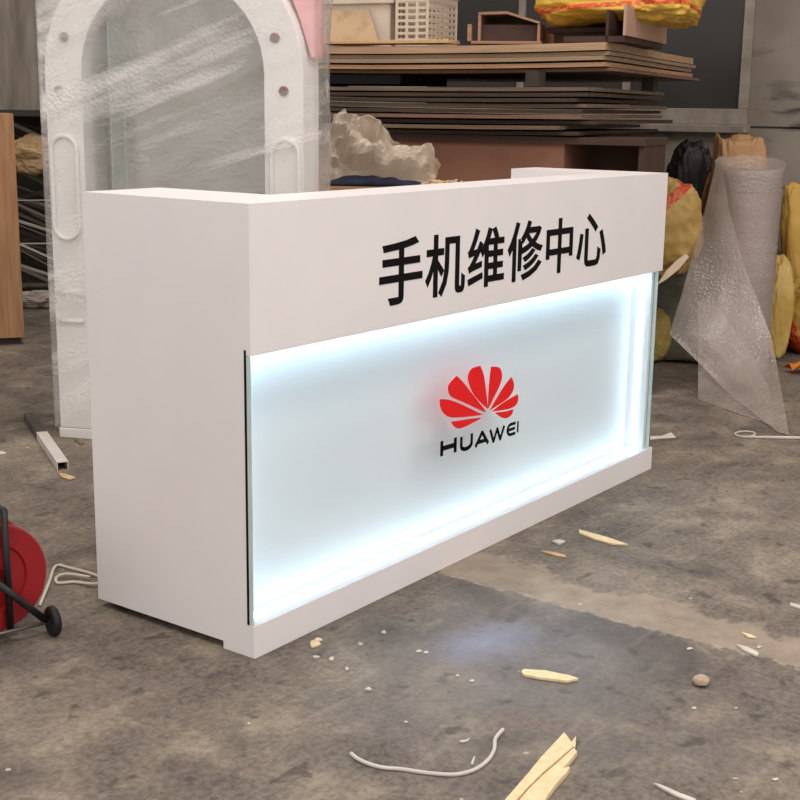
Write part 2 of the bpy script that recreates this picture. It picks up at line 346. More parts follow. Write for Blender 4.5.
GL = [
 [[0, 435, 0, 354, 457, 354, 457, 110, 454, 93, 443, 83, 423, 80, 217, 81, 231, 55, 243, 26, 252, 0, 355, 0, 431, 4, 484, 14, 517, 32, 537, 62, 543, 110, 543, 354, 1000, 354, 1000, 435, 543, 435, 543, 612, 937, 612, 937, 691, 543, 691, 543, 869, 670, 886, 787, 908, 889, 933, 828, 1000, 616, 955, 348, 925, 73, 906, 81, 884, 89, 859, 93, 835, 457, 859, 457, 691, 74, 691, 74, 612, 457, 612, 457, 435]],
 [[494, 938, 494, 589, 485, 409, 441, 222, 338, 52, 358, 38, 381, 18, 397, 0, 510, 184, 560, 391, 571, 589, 571, 861, 769, 861, 769, 161, 771, 89, 779, 51, 793, 32, 811, 20, 831, 13, 853, 11, 906, 11, 927, 13, 946, 18, 962, 26, 976, 40, 985, 60, 992, 87, 996, 129, 999, 191, 1000, 257, 979, 265, 958, 277, 940, 291, 935, 136, 933, 116, 929, 103, 924, 95, 919, 90, 912, 88, 903, 87, 873, 87, 865, 88, 859, 90, 854, 93, 850, 103, 847, 124, 846, 154, 846, 938],
  [200, 1000, 200, 767, 25, 767, 25, 689, 189, 689, 140, 535, 74, 391, 0, 277, 14, 254, 29, 228, 41, 203, 99, 293, 153, 404, 200, 528, 200, 1, 277, 1, 277, 500, 388, 341, 437, 409, 277, 591, 277, 689, 432, 689, 432, 767, 277, 767, 277, 1000]],
 [[8, 146, 23, 69, 384, 160, 376, 230],
  [677, 968, 706, 916, 733, 861, 750, 812, 824, 845, 804, 892, 777, 945, 745, 997],
  [25, 548, 48, 556, 99, 566, 200, 580, 156, 515, 118, 464, 90, 431, 60, 395, 33, 370, 9, 358, 19, 334, 28, 308, 34, 286, 68, 300, 160, 322, 357, 362, 356, 383, 357, 407, 358, 430, 144, 392, 227, 498, 308, 615, 382, 737, 317, 776, 294, 733, 270, 691, 245, 650, 103, 634, 166, 737, 225, 850, 276, 967, 202, 1000, 153, 870, 99, 758, 60, 690, 38, 657, 19, 634, 0, 624, 10, 598, 19, 571],
  [717, 519, 717, 379, 542, 379, 542, 519],
  [553, 997, 503, 863, 434, 728, 351, 612, 366, 590, 381, 563, 393, 541, 417, 570, 441, 601, 465, 634, 465, 0, 542, 0, 542, 79, 1000, 79, 1000, 156, 793, 156, 793, 305, 959, 305, 959, 379, 793, 379, 793, 519, 956, 519, 956, 593, 793, 593, 793, 731, 984, 731, 984, 805, 561, 805, 588, 862, 611, 919, 632, 974],
  [717, 593, 542, 593, 542, 731, 717, 731],
  [717, 305, 717, 156, 542, 156, 542, 305]],
 [[712, 506, 641, 452, 551, 405, 456, 369, 472, 354, 487, 337, 500, 320, 601, 362, 695, 416, 772, 480],
  [813, 398, 722, 327, 602, 269, 470, 228, 485, 211, 499, 192, 511, 174, 649, 223, 774, 289, 872, 372],
  [911, 281, 787, 183, 615, 113, 413, 68, 429, 48, 443, 25, 454, 3, 666, 57, 846, 138, 979, 251],
  [300, 696, 300, 172, 368, 172, 368, 696],
  [560, 812, 853, 812, 812, 755, 763, 705, 706, 660, 646, 708, 598, 759],
  [572, 1000, 519, 886, 449, 782, 368, 697, 388, 683, 411, 665, 429, 649, 460, 681, 491, 717, 522, 756, 555, 710, 596, 666, 644, 623, 557, 583, 464, 551, 369, 529, 383, 510, 396, 487, 407, 467, 510, 494, 610, 531, 704, 580, 778, 537, 862, 501, 956, 473, 968, 495, 984, 519, 1000, 539, 915, 560, 837, 588, 767, 621, 842, 688, 906, 767, 954, 860, 909, 884, 894, 881, 599, 881, 616, 913, 631, 947, 645, 980],
  [226, 992, 165, 827, 88, 675, 0, 549, 15, 523, 31, 492, 41, 466, 75, 510, 108, 558, 140, 609, 140, 0, 214, 0, 214, 754, 245, 825, 273, 898, 298, 972]],
 [[449, 1000, 449, 805, 0, 805, 0, 288, 93, 288, 93, 356, 449, 356, 449, 0, 547, 0, 547, 356, 904, 356, 904, 294, 1000, 294, 1000, 805, 547, 805, 547, 1000],
  [93, 436, 93, 726, 449, 726, 449, 436],
  [904, 436, 547, 436, 547, 726, 904, 726]],
 [[272, 719, 272, 146, 286, 58, 333, 13, 424, 0, 643, 0, 736, 25, 783, 113, 803, 284, 777, 293, 749, 307, 725, 323, 714, 172, 690, 100, 640, 82, 431, 82, 384, 87, 362, 106, 357, 146, 357, 719],
  [99, 632, 76, 484, 43, 331, 0, 196, 82, 159, 123, 302, 155, 464, 177, 616],
  [778, 631, 837, 483, 887, 329, 920, 193, 1000, 227, 966, 362, 914, 514, 854, 662],
  [323, 943, 431, 857, 535, 763, 615, 679, 674, 745, 592, 827, 486, 917, 379, 1000]]]
BOX = [(.464, .648, .771, .938), (.662, .847, .771, .935), (.860, 1.047, .774, .938), (.065 + 1, 1.258, .773, .944), (1.281, 1.442, .775, .940), (1.469, 1.662, .778, .942)]
for sp, (x0, x1, z0, z1) in zip(GL, BOX):
    cu = bpy.data.curves.new('character', 'CURVE'); cu.dimensions = '2D'; cu.fill_mode = 'BOTH'; cu.extrude = .0006; cu.offset = .0030
    for s in sp:
        q = cu.splines.new('POLY'); n = len(s) // 2; q.points.add(n - 1); q.use_cyclic_u = True
        for k in range(n): q.points[k].co = (.003 + s[2 * k] / 1000 * (x1 - x0 - .006), .003 + s[2 * k + 1] / 1000 * (z1 - z0 - .006), 0, 1)
    t = bpy.data.objects.new('tmp', cu); COL.objects.link(t)
    dg = bpy.context.evaluated_depsgraph_get(); me = bpy.data.meshes.new_from_object(t.evaluated_get(dg)); bpy.data.objects.remove(t)
    me.transform(Matrix.Translation((x0, -.0006, z0)) @ Matrix.Rotation(PI / 2, 4, 'X')); me.materials.clear(); me.materials.append(BLACKV)
    o = bpy.data.objects.new('lettering', me); COL.objects.link(o); o.parent = ctr
def vinyl(name, c, tr):
    m = bpy.data.materials.new(name); m.use_nodes = True; nt = m.node_tree; b = nt.nodes['Principled BSDF']
    b.inputs['Base Color'].default_value = lin(c); b.inputs['Roughness'].default_value = .4
    t = N(nt, 'ShaderNodeBsdfTranslucent'); t.inputs[0].default_value = lin(c)
    x = N(nt, 'ShaderNodeMixShader'); x.inputs[0].default_value = tr
    nt.links.new(b.outputs[0], x.inputs[1]); nt.links.new(t.outputs[0], x.inputs[2]); nt.links.new(x.outputs[0], nt.nodes['Material Output'].inputs[0]); return m
RED = vinyl('red_vinyl', (255, 34, 40), .28)
PET = [[(.798, .418), (.948, .402), (.912, .395), (.876, .391), (.841, .391), (.818, .4)],
       [(.743, .491), (.786, .482), (.847, .459), (.943, .416), (.956, .409), (.866, .419), (.796, .431), (.762, .449), (.746, .469)],
       [(.822, .543), (.787, .527), (.781, .512), (.797, .489), (.864, .46), (.956, .42), (.971, .419), (.899, .482), (.853, .521)],
       [(.94, .553), (.899, .552), (.88, .537), (.883, .513), (.917, .469), (.978, .426), (.985, .427), (.975, .469), (.96, .522)],
       [(.997, .542), (1.043, .532), (1.058, .505), (1.046, .478), (1.019, .451), (.991, .424), (.987, .431), (.989, .487)],
       [(1.11, .494), (1.125, .473), (1.121, .45), (1.087, .431), (1.012, .417), (1.0, .416), (1.038, .448), (1.075, .475)],
       [(1.149, .436), (1.153, .418), (1.138, .403), (1.099, .4), (1.022, .407), (1.016, .411), (1.078, .426)],
       [(1.128, .394), (1.117, .379), (1.09, .374), (1.061, .382), (1.032, .398), (1.027, .402), (1.079, .396)]]
em = bpy.data.objects.new('emblem', None); COL.objects.link(em); em.parent = ctr; em['label'] = 'red emblem of eight fanned petals'
for q in PET:
    bm = bmesh.new(); r = spline([(x, .0022, z) for x, z in q + q[:1]], 4)[:-1]; prism(bm, r, (0, -.0012, 0)); obj('petal', bm, RED, em)
def stroke(bm, pts, w):
    for (x0, z0), (x1, z1) in zip(pts, pts[1:]):
        d = Vector((x1 - x0, z1 - z0)); l = d.length; d /= l; nx, nz = -d.y * w / 2, d.x * w / 2; e = w * .2
        a = (x0 - d.x * e, z0 - d.y * e); c = (x1 + d.x * e, z1 + d.y * e)
        prism(bm, [(a[0] + nx, .0022, a[1] + nz), (c[0] + nx, .0022, c[1] + nz), (c[0] - nx, .0022, c[1] - nz), (a[0] - nx, .0022, a[1] - nz)], (0, -.001, 0))
arc = lambda cx, cz, rx, rz, a0, a1, n=10: [(cx + rx * math.cos(math.radians(a0 + (a1 - a0) * k / n)), cz + rz * math.sin(math.radians(a0 + (a1 - a0) * k / n))) for k in range(n + 1)]
LET = {'H': ([[(.757, .332), (.757, .369)], [(.823, .329), (.823, .366)], [(.757, .350), (.823, .348)]], .0135),
       'U': ([[(.853, .362)] + arc(.8795, .338, .0265, .013, 180, 360) + [(.906, .362)]], .0115),
       'A': ([[(.928, .322), (.960, .357), (.992, .320)], [(.944, .331), (.977, .330)]], .011),
       'W': ([[(1.004, .354), (1.022, .317), (1.041, .352), (1.059, .317), (1.078, .352)]], .010),
       'E': ([[(1.141, .350)] + arc(1.118, .335, .020, .0155, 90, 270) + [(1.141, .319)], [(1.101, .335), (1.138, .335)]], .009),
       'I': ([[(1.1565, .320), (1.1565, .351)]], .008)}
for k, (ss, w) in LET.items():
    bm = bmesh.new()
    for s in ss: stroke(bm, s, w)
    obj('wordmark_letter', bm, BLACKV, ctr)

# ------------------------------------------------------------------ wrapped arch cabinet behind the counter
AW, AD, ZS = .975, .2, 1.36
arch = thing('arched_display_cabinet', 'tall white arched display cabinet wrapped in clear bubble film behind the counter', 'cabinet', (1.07, 1.988, 0), math.radians(-66))
LAQ = mat('white_lacquer', (238, 234, 230), (242, 238, 234), rough=.4, scale=2)
def arch_path(x0, x1, zs, zb, n=24):
    r = (x1 - x0) / 2; c = (x0 + x1) / 2
    return [(x0, zb)] + [(c - r * math.cos(PI * k / n), zs + r * math.sin(PI * k / n)) for k in range(n + 1)] + [(x1, zb)]
bm = bmesh.new(); oi = arch_path(.143, .832, ZS, .42); oo = arch_path(0, AW, ZS, .04); rows = []
for y in (0, AD):
    rows.append(([bm.verts.new((x, y, z)) for x, z in oo], [bm.verts.new((x, y, z)) for x, z in oi]))
(a0, b0), (a1, b1) = rows
for k in range(len(a0) - 1):
    bm.faces.new((a0[k], a0[k + 1], b0[k + 1], b0[k])); bm.faces.new((a1[k], b1[k], b1[k + 1], a1[k + 1]))
    bm.faces.new((a0[k], a1[k], a1[k + 1], a0[k + 1])); bm.faces.new((b0[k], b0[k + 1], b1[k + 1], b1[k]))
bm.faces.new((a0[0], b0[0], b0[-1], a0[-1])); bm.faces.new((a1[0], a1[-1], b1[-1], b1[0])); bm.faces.new((a0[0], a0[-1], a1[-1], a1[0])); bm.faces.new((b0[0], b1[0], b1[-1], b0[-1]))
obj('arch_frame', bm, LAQ, arch, bevel=.004)
obj('base', B(-.004, AW + .004, -.004, AD, 0, .038), LAQ, arch, bevel=.003)
bm = bmesh.new(); prism(bm, [(x, AD - .012, z) for x, z in arch_path(.15, .825, ZS, .43)], (0, .01, 0))
obj('back_mirror', bm, mat('grey_mirror_back', (160, 157, 148), (170, 166, 157), rough=.16, scale=2, spec=.8), arch)
bm = bmesh.new(); prism(bm, [(.222, .06, .43), (.222, .06, 1.56), (.226, .06, 1.56), (.226, .06, .43)], (0, .11, 0)); obj('jamb_reflection', bm, mat('greenish_reflection', (160, 172, 160), rough=.15), arch)  # opaque strip added to stand for the jamb's reflection in the mirror
RB = mat('red_brown_cap', (112, 62, 58), (126, 74, 68), rough=.4)
for x, z in ((.083, 1.487), (.054, 1.298), (.874, 1.486), (.905, 1.307), (.49, 1.775)):
    bm = bmesh.new(); lathe(bm, [(.0, 0), (.017, 0), (.017, .006), (.013, .010), (0, .010)], 20, Matrix.Translation((x, -.0, z)) @ Matrix.Rotation(PI / 2, 4, 'X'))
    obj('bolt_cap', bm, RB, arch, smooth=False)
for cx in (.066, .909):
    z1, z0, r = 1.09, .815, .05
    p = [(cx + r * math.cos(t), -.006, z1 + r * math.sin(t)) for t in [PI * k / 12 for k in range(13)]] + [(cx - r * math.cos(t), -.006, z0 - r * math.sin(t)) for t in [PI * k / 12 for k in range(13)]]
    bm = bmesh.new(); tube(bm, p, .008, 8, True); obj('slot_rim', bm, LAQ, arch, smooth=True)
    for z in (.566, .455):
        bm = bmesh.new(); tube(bm, [(cx - .05, -.004, z), (cx + .05, -.004, z)], .008, 8); obj('rib', bm, LAQ, arch, smooth=True)
PINK = mat('pink_foam', (232, 168, 168), (240, 184, 182), rough=.8)
bm = bmesh.new(); r = [(.86, 1.80), (.90, 1.66), (.945, 1.55), (.985, 1.42), (1.0, 1.42), (1.0, 1.9), (.80, 1.9)]
prism(bm, [(x, .06, z) for x, z in r], (0, .12, 0)); o = obj('foam_corner', bm, PINK, arch, bevel=.01); o['label'] = 'pink foam corner pad'
def wrap_pt(u, v):
    # u runs round the cabinet (closed), v runs up
    z = .045 + v * 1.87; x0, x1, y0, y1 = -.012, 1.012, -.022, AD + .015
    per = [(x0, y0), (x1, y0), (x1, y1), (x0, y1)]; ln = [x1 - x0, y1 - y0, x1 - x0, y1 - y0]; s = u * sum(ln); k = 0
    while k < 3 and s > ln[k]: s -= ln[k]; k += 1
    t = min(1, s / ln[k]); a, b = per[k], per[(k + 1) % 4]
    x = a[0] + (b[0] - a[0]) * t; y = a[1] + (b[1] - a[1]) * t
    nrm = [(0, -1), (1, 0), (0, 1), (-1, 0)][k]
    q = Vector((x * 1.2 - z * .9, (z * 2.1 + x * -1.1) * 1.6, y * 2))
    d = .005 * noise.noise(Vector((x * 3, y * 3, z * 3))) + .016 * max(0, ridged(q * 1.3) - .45) + .006 * max(0, ridged(Vector((x * 7, z * 5, y * 7 + 3))) - .5)
    if k == 1: d += .012 + .010 * noise.noise(Vector((z * 4, 1, 2)))
    e = min(1, 12 * min(t, 1 - t)) if k in (0, 2) else min(1, 5 * min(t, 1 - t))
    return Vector((x + nrm[0] * d * e, y + nrm[1] * d * e, z))
bm = bmesh.new(); grid(bm, 190, 110, wrap_pt); bmesh.ops.remove_doubles(bm, verts=bm.verts[:], dist=1e-5)
FILM = film_mat('bubble_film', (253, 250, 246), .21, rough=.2, bscale=75, bstr=.5, trans=.25, streak=.62)
obj('bubble_wrap', bm, FILM, arch, smooth=True)

# crumpled loose film, cloth and shavings on a low box between the counter and the boards
bx = at(405, 186, 5.05)
KRAFT = mat('kraft_cardboard', (168, 128, 92), (184, 144, 106), rough=.8, scale=5)
BRZ = math.radians(-62)
bo = thing('cardboard_box', 'kraft cardboard box under the crumpled film behind the counter', 'box', (bx.x, bx.y, 0), BRZ)
hz = bx.z - .005
obj('box_body', B(-.34, .34, -.02, .40, 0, hz - .004), KRAFT, bo, bevel=.003)
obj('flap', B(-.338, .338, -.018, .188, hz - .004, hz), KRAFT, bo); obj('flap', B(-.338, .338, .192, .398, hz - .004, hz), KRAFT, bo)
prof = [(0, .255), (.10, .27), (.22, .25), (.36, .235), (.46, .20), (.56, .15), (.68, .14), (.80, .125), (.9, .145), (.96, .12), (1, .05)]
def lerp(t):
    for (a, p), (b, q) in zip(prof, prof[1:]):
        if t <= b: return p + (q - p) * (t - a) / (b - a)
    return prof[-1][1]
def crump(u, v):
    w = 2 * v - 1; x = -.34 + .425 * u + .02 * noise.noise(Vector((u * 3, v * 4, 8))); hgt = lerp(u) * (1 - abs(w) ** 2.4)
    y = .17 + w * .14
    p = Vector((x * 7, y * 8, hgt * 6)); n1 = ridged(p * .9); n2 = ridged(p * 1.9 + Vector((3, 1, 7)))
    k = min(1, (1 - abs(w)) * 5)
    n3 = ridged(p * 1.3 + Vector((9, 2, 4))); return Vector((x + (.02 * n2 + .02 * n3) * k, y - (.06 * (n1 - .3) + .03 * n2) * k, hz + .012 + max(0, hgt + (.03 * n1 + .025 * n2 + .02 * n3 - .035) * k)))
bm = bmesh.new(); grid(bm, 44, 36, crump); T = Matrix.Translation((bx.x, bx.y, 0)) @ Matrix.Rotation(BRZ, 4, 'Z')
bmesh.ops.transform(bm, matrix=T, verts=bm.verts[:])
tag(centred('crumpled_film', bm, film_mat('milky_film', (214, 198, 178), .84, rough=.3, bscale=60, bstr=.2)), 'crumpled milky packing film heaped beside the wrapped arched cabinet', 'packing film')
bm = bmesh.new()
grid(bm, 40, 14, lambda u, v: Vector((-.325 + .40 * u, -.015 + .12 * v, hz + .006 + (.042 * (math.sin(PI * u) ** .5) * (math.sin(PI * v) ** .6)) * (.75 + .4 * noise.noise(Vector((u * 7, v * 3, 1)))))))
bmesh.ops.transform(bm, matrix=T, verts=bm.verts[:])
o = centred('cloth', bm, mat('navy_cloth', (22, 26, 44), (36, 40, 62), rough=.9, scale=14), True); tag(o, 'dark navy cloth tucked under the crumpled film behind the counter', 'cloth')
m_ = o.modifiers.new('thick', 'SOLIDIFY'); m_.thickness = .006; m_.offset = 1
bm = bmesh.new()
for k in range(90):
    x = random.uniform(.07, .33); y = random.uniform(-.01, .10); z = hz + random.uniform(.004, .022) * (1.2 - y * 5); a = random.uniform(0, PI); r = random.uniform(.006, .014)
    tube(bm, [(x + r * math.cos(a + t), y + r * math.sin(a + t), max(hz + .004, z + .003 * t)) for t in (0, .8, 1.6, 2.4)], .003, 5)
bmesh.ops.transform(bm, matrix=T, verts=bm.verts[:])
tag(centred('wood_shavings', bm, mat('pale_shavings', (222, 196, 152), (236, 214, 176), rough=.8)), 'pale wood shavings scattered on the box behind the counter', 'wood shavings', kind='stuff')
# ------------------------------------------------------------------ board stacks on the plywood cabinet
SRZ = math.radians(-78)
def ply(name, c1, c2, r=.75): return mat(name, c1, c2, rough=r, scale=3, stretch=(1, 6, 30), bump=.1, bscale=9)
def sheet(name, label, cat_, group, corner, rz, L, Wd, th, sag, m, seed, tilt=0):
    bm = bmesh.new(); n = 24; V = []
    def zz(x, y): return -sag * math.sin(PI * max(0, min(1, -x / L))) + .004 * noise.noise(Vector((x * 1.3, y * 1.3, 4))) + tilt * y
    for s in (0, 1):
        V.append([[bm.verts.new((-L * i / n, Wd * j / 6, zz(-L * i / n, Wd * j / 6) + s * th)) for j in range(7)] for i in range(n + 1)])
    for i in range(n):
        for j in range(6):
            for s in (0, 1): bm.faces.new((V[s][i][j], V[s][i + 1][j], V[s][i + 1][j + 1], V[s][i][j + 1]))
        for j in (0, 6): bm.faces.new((V[0][i][j], V[0][i + 1][j], V[1][i + 1][j], V[1][i][j]))
    for j in range(6):
        for i in (0, n): bm.faces.new((V[0][i][j], V[0][i][j + 1], V[1][i][j + 1], V[1][i][j]))
    o = obj(name, bm, m); o.location = corner; o.rotation_euler = (0, 0, rz); return tag(o, label, cat_, group)
TAN = ply('tan_plywood', (166, 134, 104), (190, 158, 126)); TAN2 = ply('warm_plywood', (172, 130, 98), (194, 152, 118)); TAN3 = ply('greyish_plywood', (148, 122, 98), (168, 142, 116))
DK = ply('dark_board', (60, 46, 39), (80, 63, 53)); DK2 = ply('grey_brown_board', (100, 82, 67), (124, 104, 86)); DK3 = ply('reddish_board', (116, 86, 72), (138, 106, 88))
u = Vector((math.cos(SRZ), math.sin(SRZ), 0)); v = Vector((-u.y, u.x, 0))
ctop = at(606, 42, 5.6); zt = ctop.z
names = ['top of the upper stack', 'second from the top of the upper stack', 'middle of the upper stack', 'second from the bottom of the upper stack', 'bottom of the upper stack']
zs = zt
specs = [(.032, 0, 0, TAN, 0), (.016, .005, .006, TAN3, .02), (.018, .003, .004, TAN3, -.01), (.018, .009, .006, TAN2, .0), (.014, .004, .003, DK3, .05)]
for k, (th, gap, _, m, off) in enumerate(specs):
    zs -= th + gap
    sheet('plywood_sheet', 'tan plywood sheet, %s on spacers behind the counter' % names[k], 'plywood sheet', 'plywood sheets of the upper stack',
          Vector((ctop.x, ctop.y, zs)) + u * off * .4 + v * off, SRZ, 2.0, 1.8 + off, th, .012, m, k)
zub = zs
clow = at(588, 87, 5.55); zl = clow.z
nl = 9; ext = [0, .0, -.04, .0, -.02, -.02, .04, -.10, -.03]; mats = [DK2, DK, DK, DK2, DK, DK3, DK, DK2, DK]
zs = zl; od = ['topmost', 'second', 'third', 'fourth', 'fifth', 'sixth', 'seventh', 'eighth', 'lowest']
for k in range(nl):
    th = .016; zs -= th + (.0075 if k else 0)
    sheet('board_sheet', 'dark warped board sheet, %s in the lower stack on the cabinet' % (od[k] if k in (0, 8) else od[k] + ' from the top'), 'board', 'dark boards of the lower stack',
          Vector((clow.x, clow.y, zs)) + u * ext[k] + v * ext[k] * .6, SRZ + math.radians(random.uniform(-.6, .6)), 1.95, 1.45 + random.uniform(-.08, .08), th, .006, mats[k], 20 + k)
zcab = zs - .008
SPC = mat('dark_spacer_wood', (60, 50, 43), (78, 66, 56), rough=.8)
for k, (a, b) in enumerate(((-.27, .05), (-1.85, .05), (-.05, 1.25), (-1.85, 1.25))):
    p = Vector((clow.x, clow.y, 0)) + u * a + v * b
    bm = bmesh.new(); box(bm, -.03, .03, 0, .10, zl + .002, zub - .004); bmesh.ops.rotate(bm, matrix=Matrix.Rotation(SRZ, 3, 'Z'), verts=bm.verts[:]); bmesh.ops.translate(bm, vec=p, verts=bm.verts[:])
    tag(centred('spacer_block', bm, SPC), ['dark wooden spacer block between the stacks, near the right corner', 'dark wooden spacer block between the stacks, behind the wrapped cabinet', 'dark wooden spacer block between the stacks, at the rear right', 'dark wooden spacer block between the stacks, at the rear left'][k], 'spacer block', 'spacers between the board stacks')
bm = bmesh.new(); box(bm, -1.78, -.98, .22, .8, zl + .012, zub - .016); bmesh.ops.rotate(bm, matrix=Matrix.Rotation(SRZ, 3, 'Z'), verts=bm.verts[:]); bmesh.ops.translate(bm, vec=(clow.x, clow.y, 0), verts=bm.verts[:])
tag(centred('black_carton', bm, RUBBER), 'flat black carton lying in the gap between the two board stacks', 'carton')
# plywood cabinet that carries the boards: closed front left, open bay right
cb = thing('plywood_cabinet', 'brown plywood cabinet with an open bay under the dark board stack', 'cabinet', (clow.x + u.x * .2, clow.y + u.y * .2, 0), SRZ)
BRN = mat('brown_plywood', (134, 92, 72), (148, 104, 82), rough=.7, scale=4)
BRD = mat('dark_brown_board', (66, 46, 38), (80, 58, 48), rough=.75, scale=4)
bm = bmesh.new(); box(bm, -1.95, -.31, .0, 1.2, zcab - .03, zcab); box(bm, -.31, .06, .0, .42, zcab - .03, zcab); obj('top', bm, BRD, cb)
obj('front_panel', B(-1.95, -.30, .02, .045, .02, zcab - .03), BRN, cb)
obj('side_panel', B(.03, .055, .02, .41, 0, zcab - .03), BRD, cb); obj('side_panel', B(-1.95, -1.925, .045, 1.18, 0, zcab - .03), BRD, cb)
obj('divider', B(-.325, -.30, .045, 1.18, .02, zcab - .03), BRN, cb); obj('back_panel', B(-1.925, -.325, 1.16, 1.18, 0, zcab - .03), BRD, cb); obj('back_panel', B(-.30, .03, .39, .41, 0, zcab - .03), BRD, cb)
obj('bottom', B(-1.925, -.30, .045, 1.16, 0, .02), BRD, cb); obj('bottom', B(-.30, .03, .045, .39, 0, .02), BRD, cb); obj('shelf', B(-.30, .03, .06, .39, .5, .52), BRD, cb)

# things lying on top of the upper stack
SX = Matrix.Translation((ctop.x, ctop.y, 0)) @ Matrix.Rotation(SRZ, 4, 'Z')
def onstack(bm): bmesh.ops.transform(bm, matrix=SX, verts=bm.verts[:]); return bm
zt += .002
bm = bmesh.new(); box(bm, -1.95, -.74, .01, .16, zt, zt + .016); tag(centred('pine_plank', onstack(bm), mat('light_pine', (206, 166, 118), (218, 180, 134), rough=.6, scale=3, stretch=(2, 20, 20)), bevel=.002), 'thin pale pine plank along the edge of the upper stack', 'plank')
CR = mat('cream_plastic', (206, 192, 174), (214, 200, 182), rough=.45)
def crate(label, x0, x1, y0, y1, hgt, holes):
    t = thing('plastic_crate', label, 'crate', SX @ Vector(((x0 + x1) / 2, (y0 + y1) / 2, zt)), SRZ, 'plastic crates on the upper stack'); w, d = (x1 - x0) / 2, (y1 - y0) / 2
    def side(nm, L, P):
        bm = bmesh.new(); n = max(3, round(L / .055)); zr = [.0, .03] + [.03 + (hgt - .075) * k / 6 for k in range(1, 7)] + [hgt - .045, hgt]
        for k in range(n + 1): box(bm, -L / 2 + L * k / n - .007, -L / 2 + L * k / n + .007, -.004, .004, .0, hgt)
        for k in range(7): box(bm, -L / 2, L / 2, -.0035, .0035, .03 + (hgt - .08) * k / 6 - .006, .03 + (hgt - .08) * k / 6 + .006)
        box(bm, -L / 2, L / 2, -.006, .006, hgt - .05, hgt); box(bm, -L / 2, L / 2, -.005, .005, 0, .02)
        bmesh.ops.transform(bm, matrix=P, verts=bm.verts[:]); obj(nm, bm, CR, t)
    side('lattice_side', 2 * w, Matrix.Translation((0, -d, 0))); side('lattice_side', 2 * w, Matrix.Translation((0, d, 0)))
    side('lattice_side', 2 * d, Matrix.Translation((w, 0, 0)) @ Matrix.Rotation(PI / 2, 4, 'Z')); side('lattice_side', 2 * d, Matrix.Translation((-w, 0, 0)) @ Matrix.Rotation(PI / 2, 4, 'Z'))
    obj('bottom', B(-w, w, -d, d, 0, .008), CR, t)
    bm = bmesh.new(); r = .012
    for a in ((-w - r, w + r, -d - r, -d + r), (-w - r, w + r, d - r, d + r), (-w - r, -w + r, -d, d), (w - r, w + r, -d, d)): box(bm, *a, hgt - .02, hgt)
    obj('rim', bm, CR, t); return t
crate('cream plastic lattice crate standing right of the stained board on the stack', -1.11, -.95, .26, .62, .255, 5)
bm = bmesh.new()
t = thing('plastic_bin', 'cream plastic bin behind the stained board on the stack', 'bin', SX @ Vector((-1.40, .45, zt)), SRZ)
bm = bmesh.new(); w, d, h_ = .25, .17, .24
for a in ((-w, w, -d, -d + .01), (-w, w, d - .01, d), (-w, -w + .01, -d, d), (w - .01, w, -d, d)): box(bm, *a, .008, h_)
obj('body', bm, CR, t); obj('bottom', B(-w, w, -d, d, 0, .008), CR, t)
bm = bmesh.new()
for a in ((-w - .02, w + .02, -d - .02, -d + .012), (-w - .02, w + .02, d - .012, d + .02), (-w - .02, -w + .012, -d, d), (w - .012, w + .02, -d, d)): box(bm, *a, h_ - .04, h_)
obj('rim', bm, CR, t, bevel=.004)
bm = bmesh.new(); prism(bm, [(-1.46, .205, zt + .004), (-1.18, .205, zt + .004), (-1.26, .255, zt + .17), (-1.46, .255, zt + .17)], (0, .012, 0))
tag(centred('stained_board', onstack(bm), mat('stained_ply', (172, 142, 110), (196, 168, 134), rough=.7, scale=9, contrast=(.3, .5))), 'small tan board with a brown stain leaning on the cream bin', 'board')
# U-shaped plywood trough
PT = ply('trough_ply', (150, 112, 88), (170, 130, 104))
t = thing('plywood_trough', 'U-shaped plywood trough lying open on the upper stack', 'trough', SX @ Vector((-.50, .12, zt)), SRZ + math.radians(14))
obj('bottom', B(-.16, .16, 0, .9, 0, .012), PT, t)
bm = bmesh.new(); prism(bm, [(-.13, 0, .012), (-.118, 0, .012), (-.118, 0, .125), (-.13, 0, .125)], (0, .9, 0)); obj('side_board', bm, PT, t)
bm = bmesh.new(); prism(bm, [(.14, 0, .012), (.152, 0, .012), (.152, 0, .085), (.14, 0, .085)], (0, .9, 0)); obj('side_board', bm, PT, t)
bm = bmesh.new(); prism(bm, [(-.13, .0, .127), (.0, .0, .131), (.15, .0, .087), (.15, .0, .097), (.0, .0, .142), (-.13, .0, .138)], (0, .9, 0)); obj('top_board', bm, PT, t)
bm = bmesh.new(); prism(bm, [(-.178, .0, .012), (-.16, .0, .012), (-.16, .0, .085), (-.178, .0, .085)], (0, .10, 0)); obj('side_board', bm, PT, t)
obj('end_board', B(-.118, .14, .03, .042, .012, .085), BRD, t)
# dark plank and box pieces under the yellow sacks
bm = bmesh.new(); box(bm, -.33, -.02, .30, .55, zt, zt + .055); box(bm, -.36, .02, .28, .62, zt + .055, zt + .078)
tag(centred('dark_plank', onstack(bm), BRD), 'dark brown plank shelf lying under the yellow sacks', 'plank')
t = thing('open_box', 'open brown plywood box with a pale end panel under the yellow sacks', 'box', SX @ Vector((.0, .03, zt)), SRZ)
PK = mat('pinkish_ply', (176, 140, 118), (190, 154, 132), rough=.7, scale=4)
bm = bmesh.new(); prism(bm, [(-.012, 0, 0), (-.012, .62, 0), (-.012, .62, .135), (-.012, 0, .135)], (.012, 0, 0)); obj('side_board', bm, BRD, t)
bm = bmesh.new(); prism(bm, [(.075, -.04, .025), (.075, .72, .025), (.075, .72, .15), (.075, -.04, .15)], (.012, 0, 0)); obj('end_panel', bm, PK, t)
obj('bottom', B(-.2, .075, .0, .7, .0, .025), BRD, t)
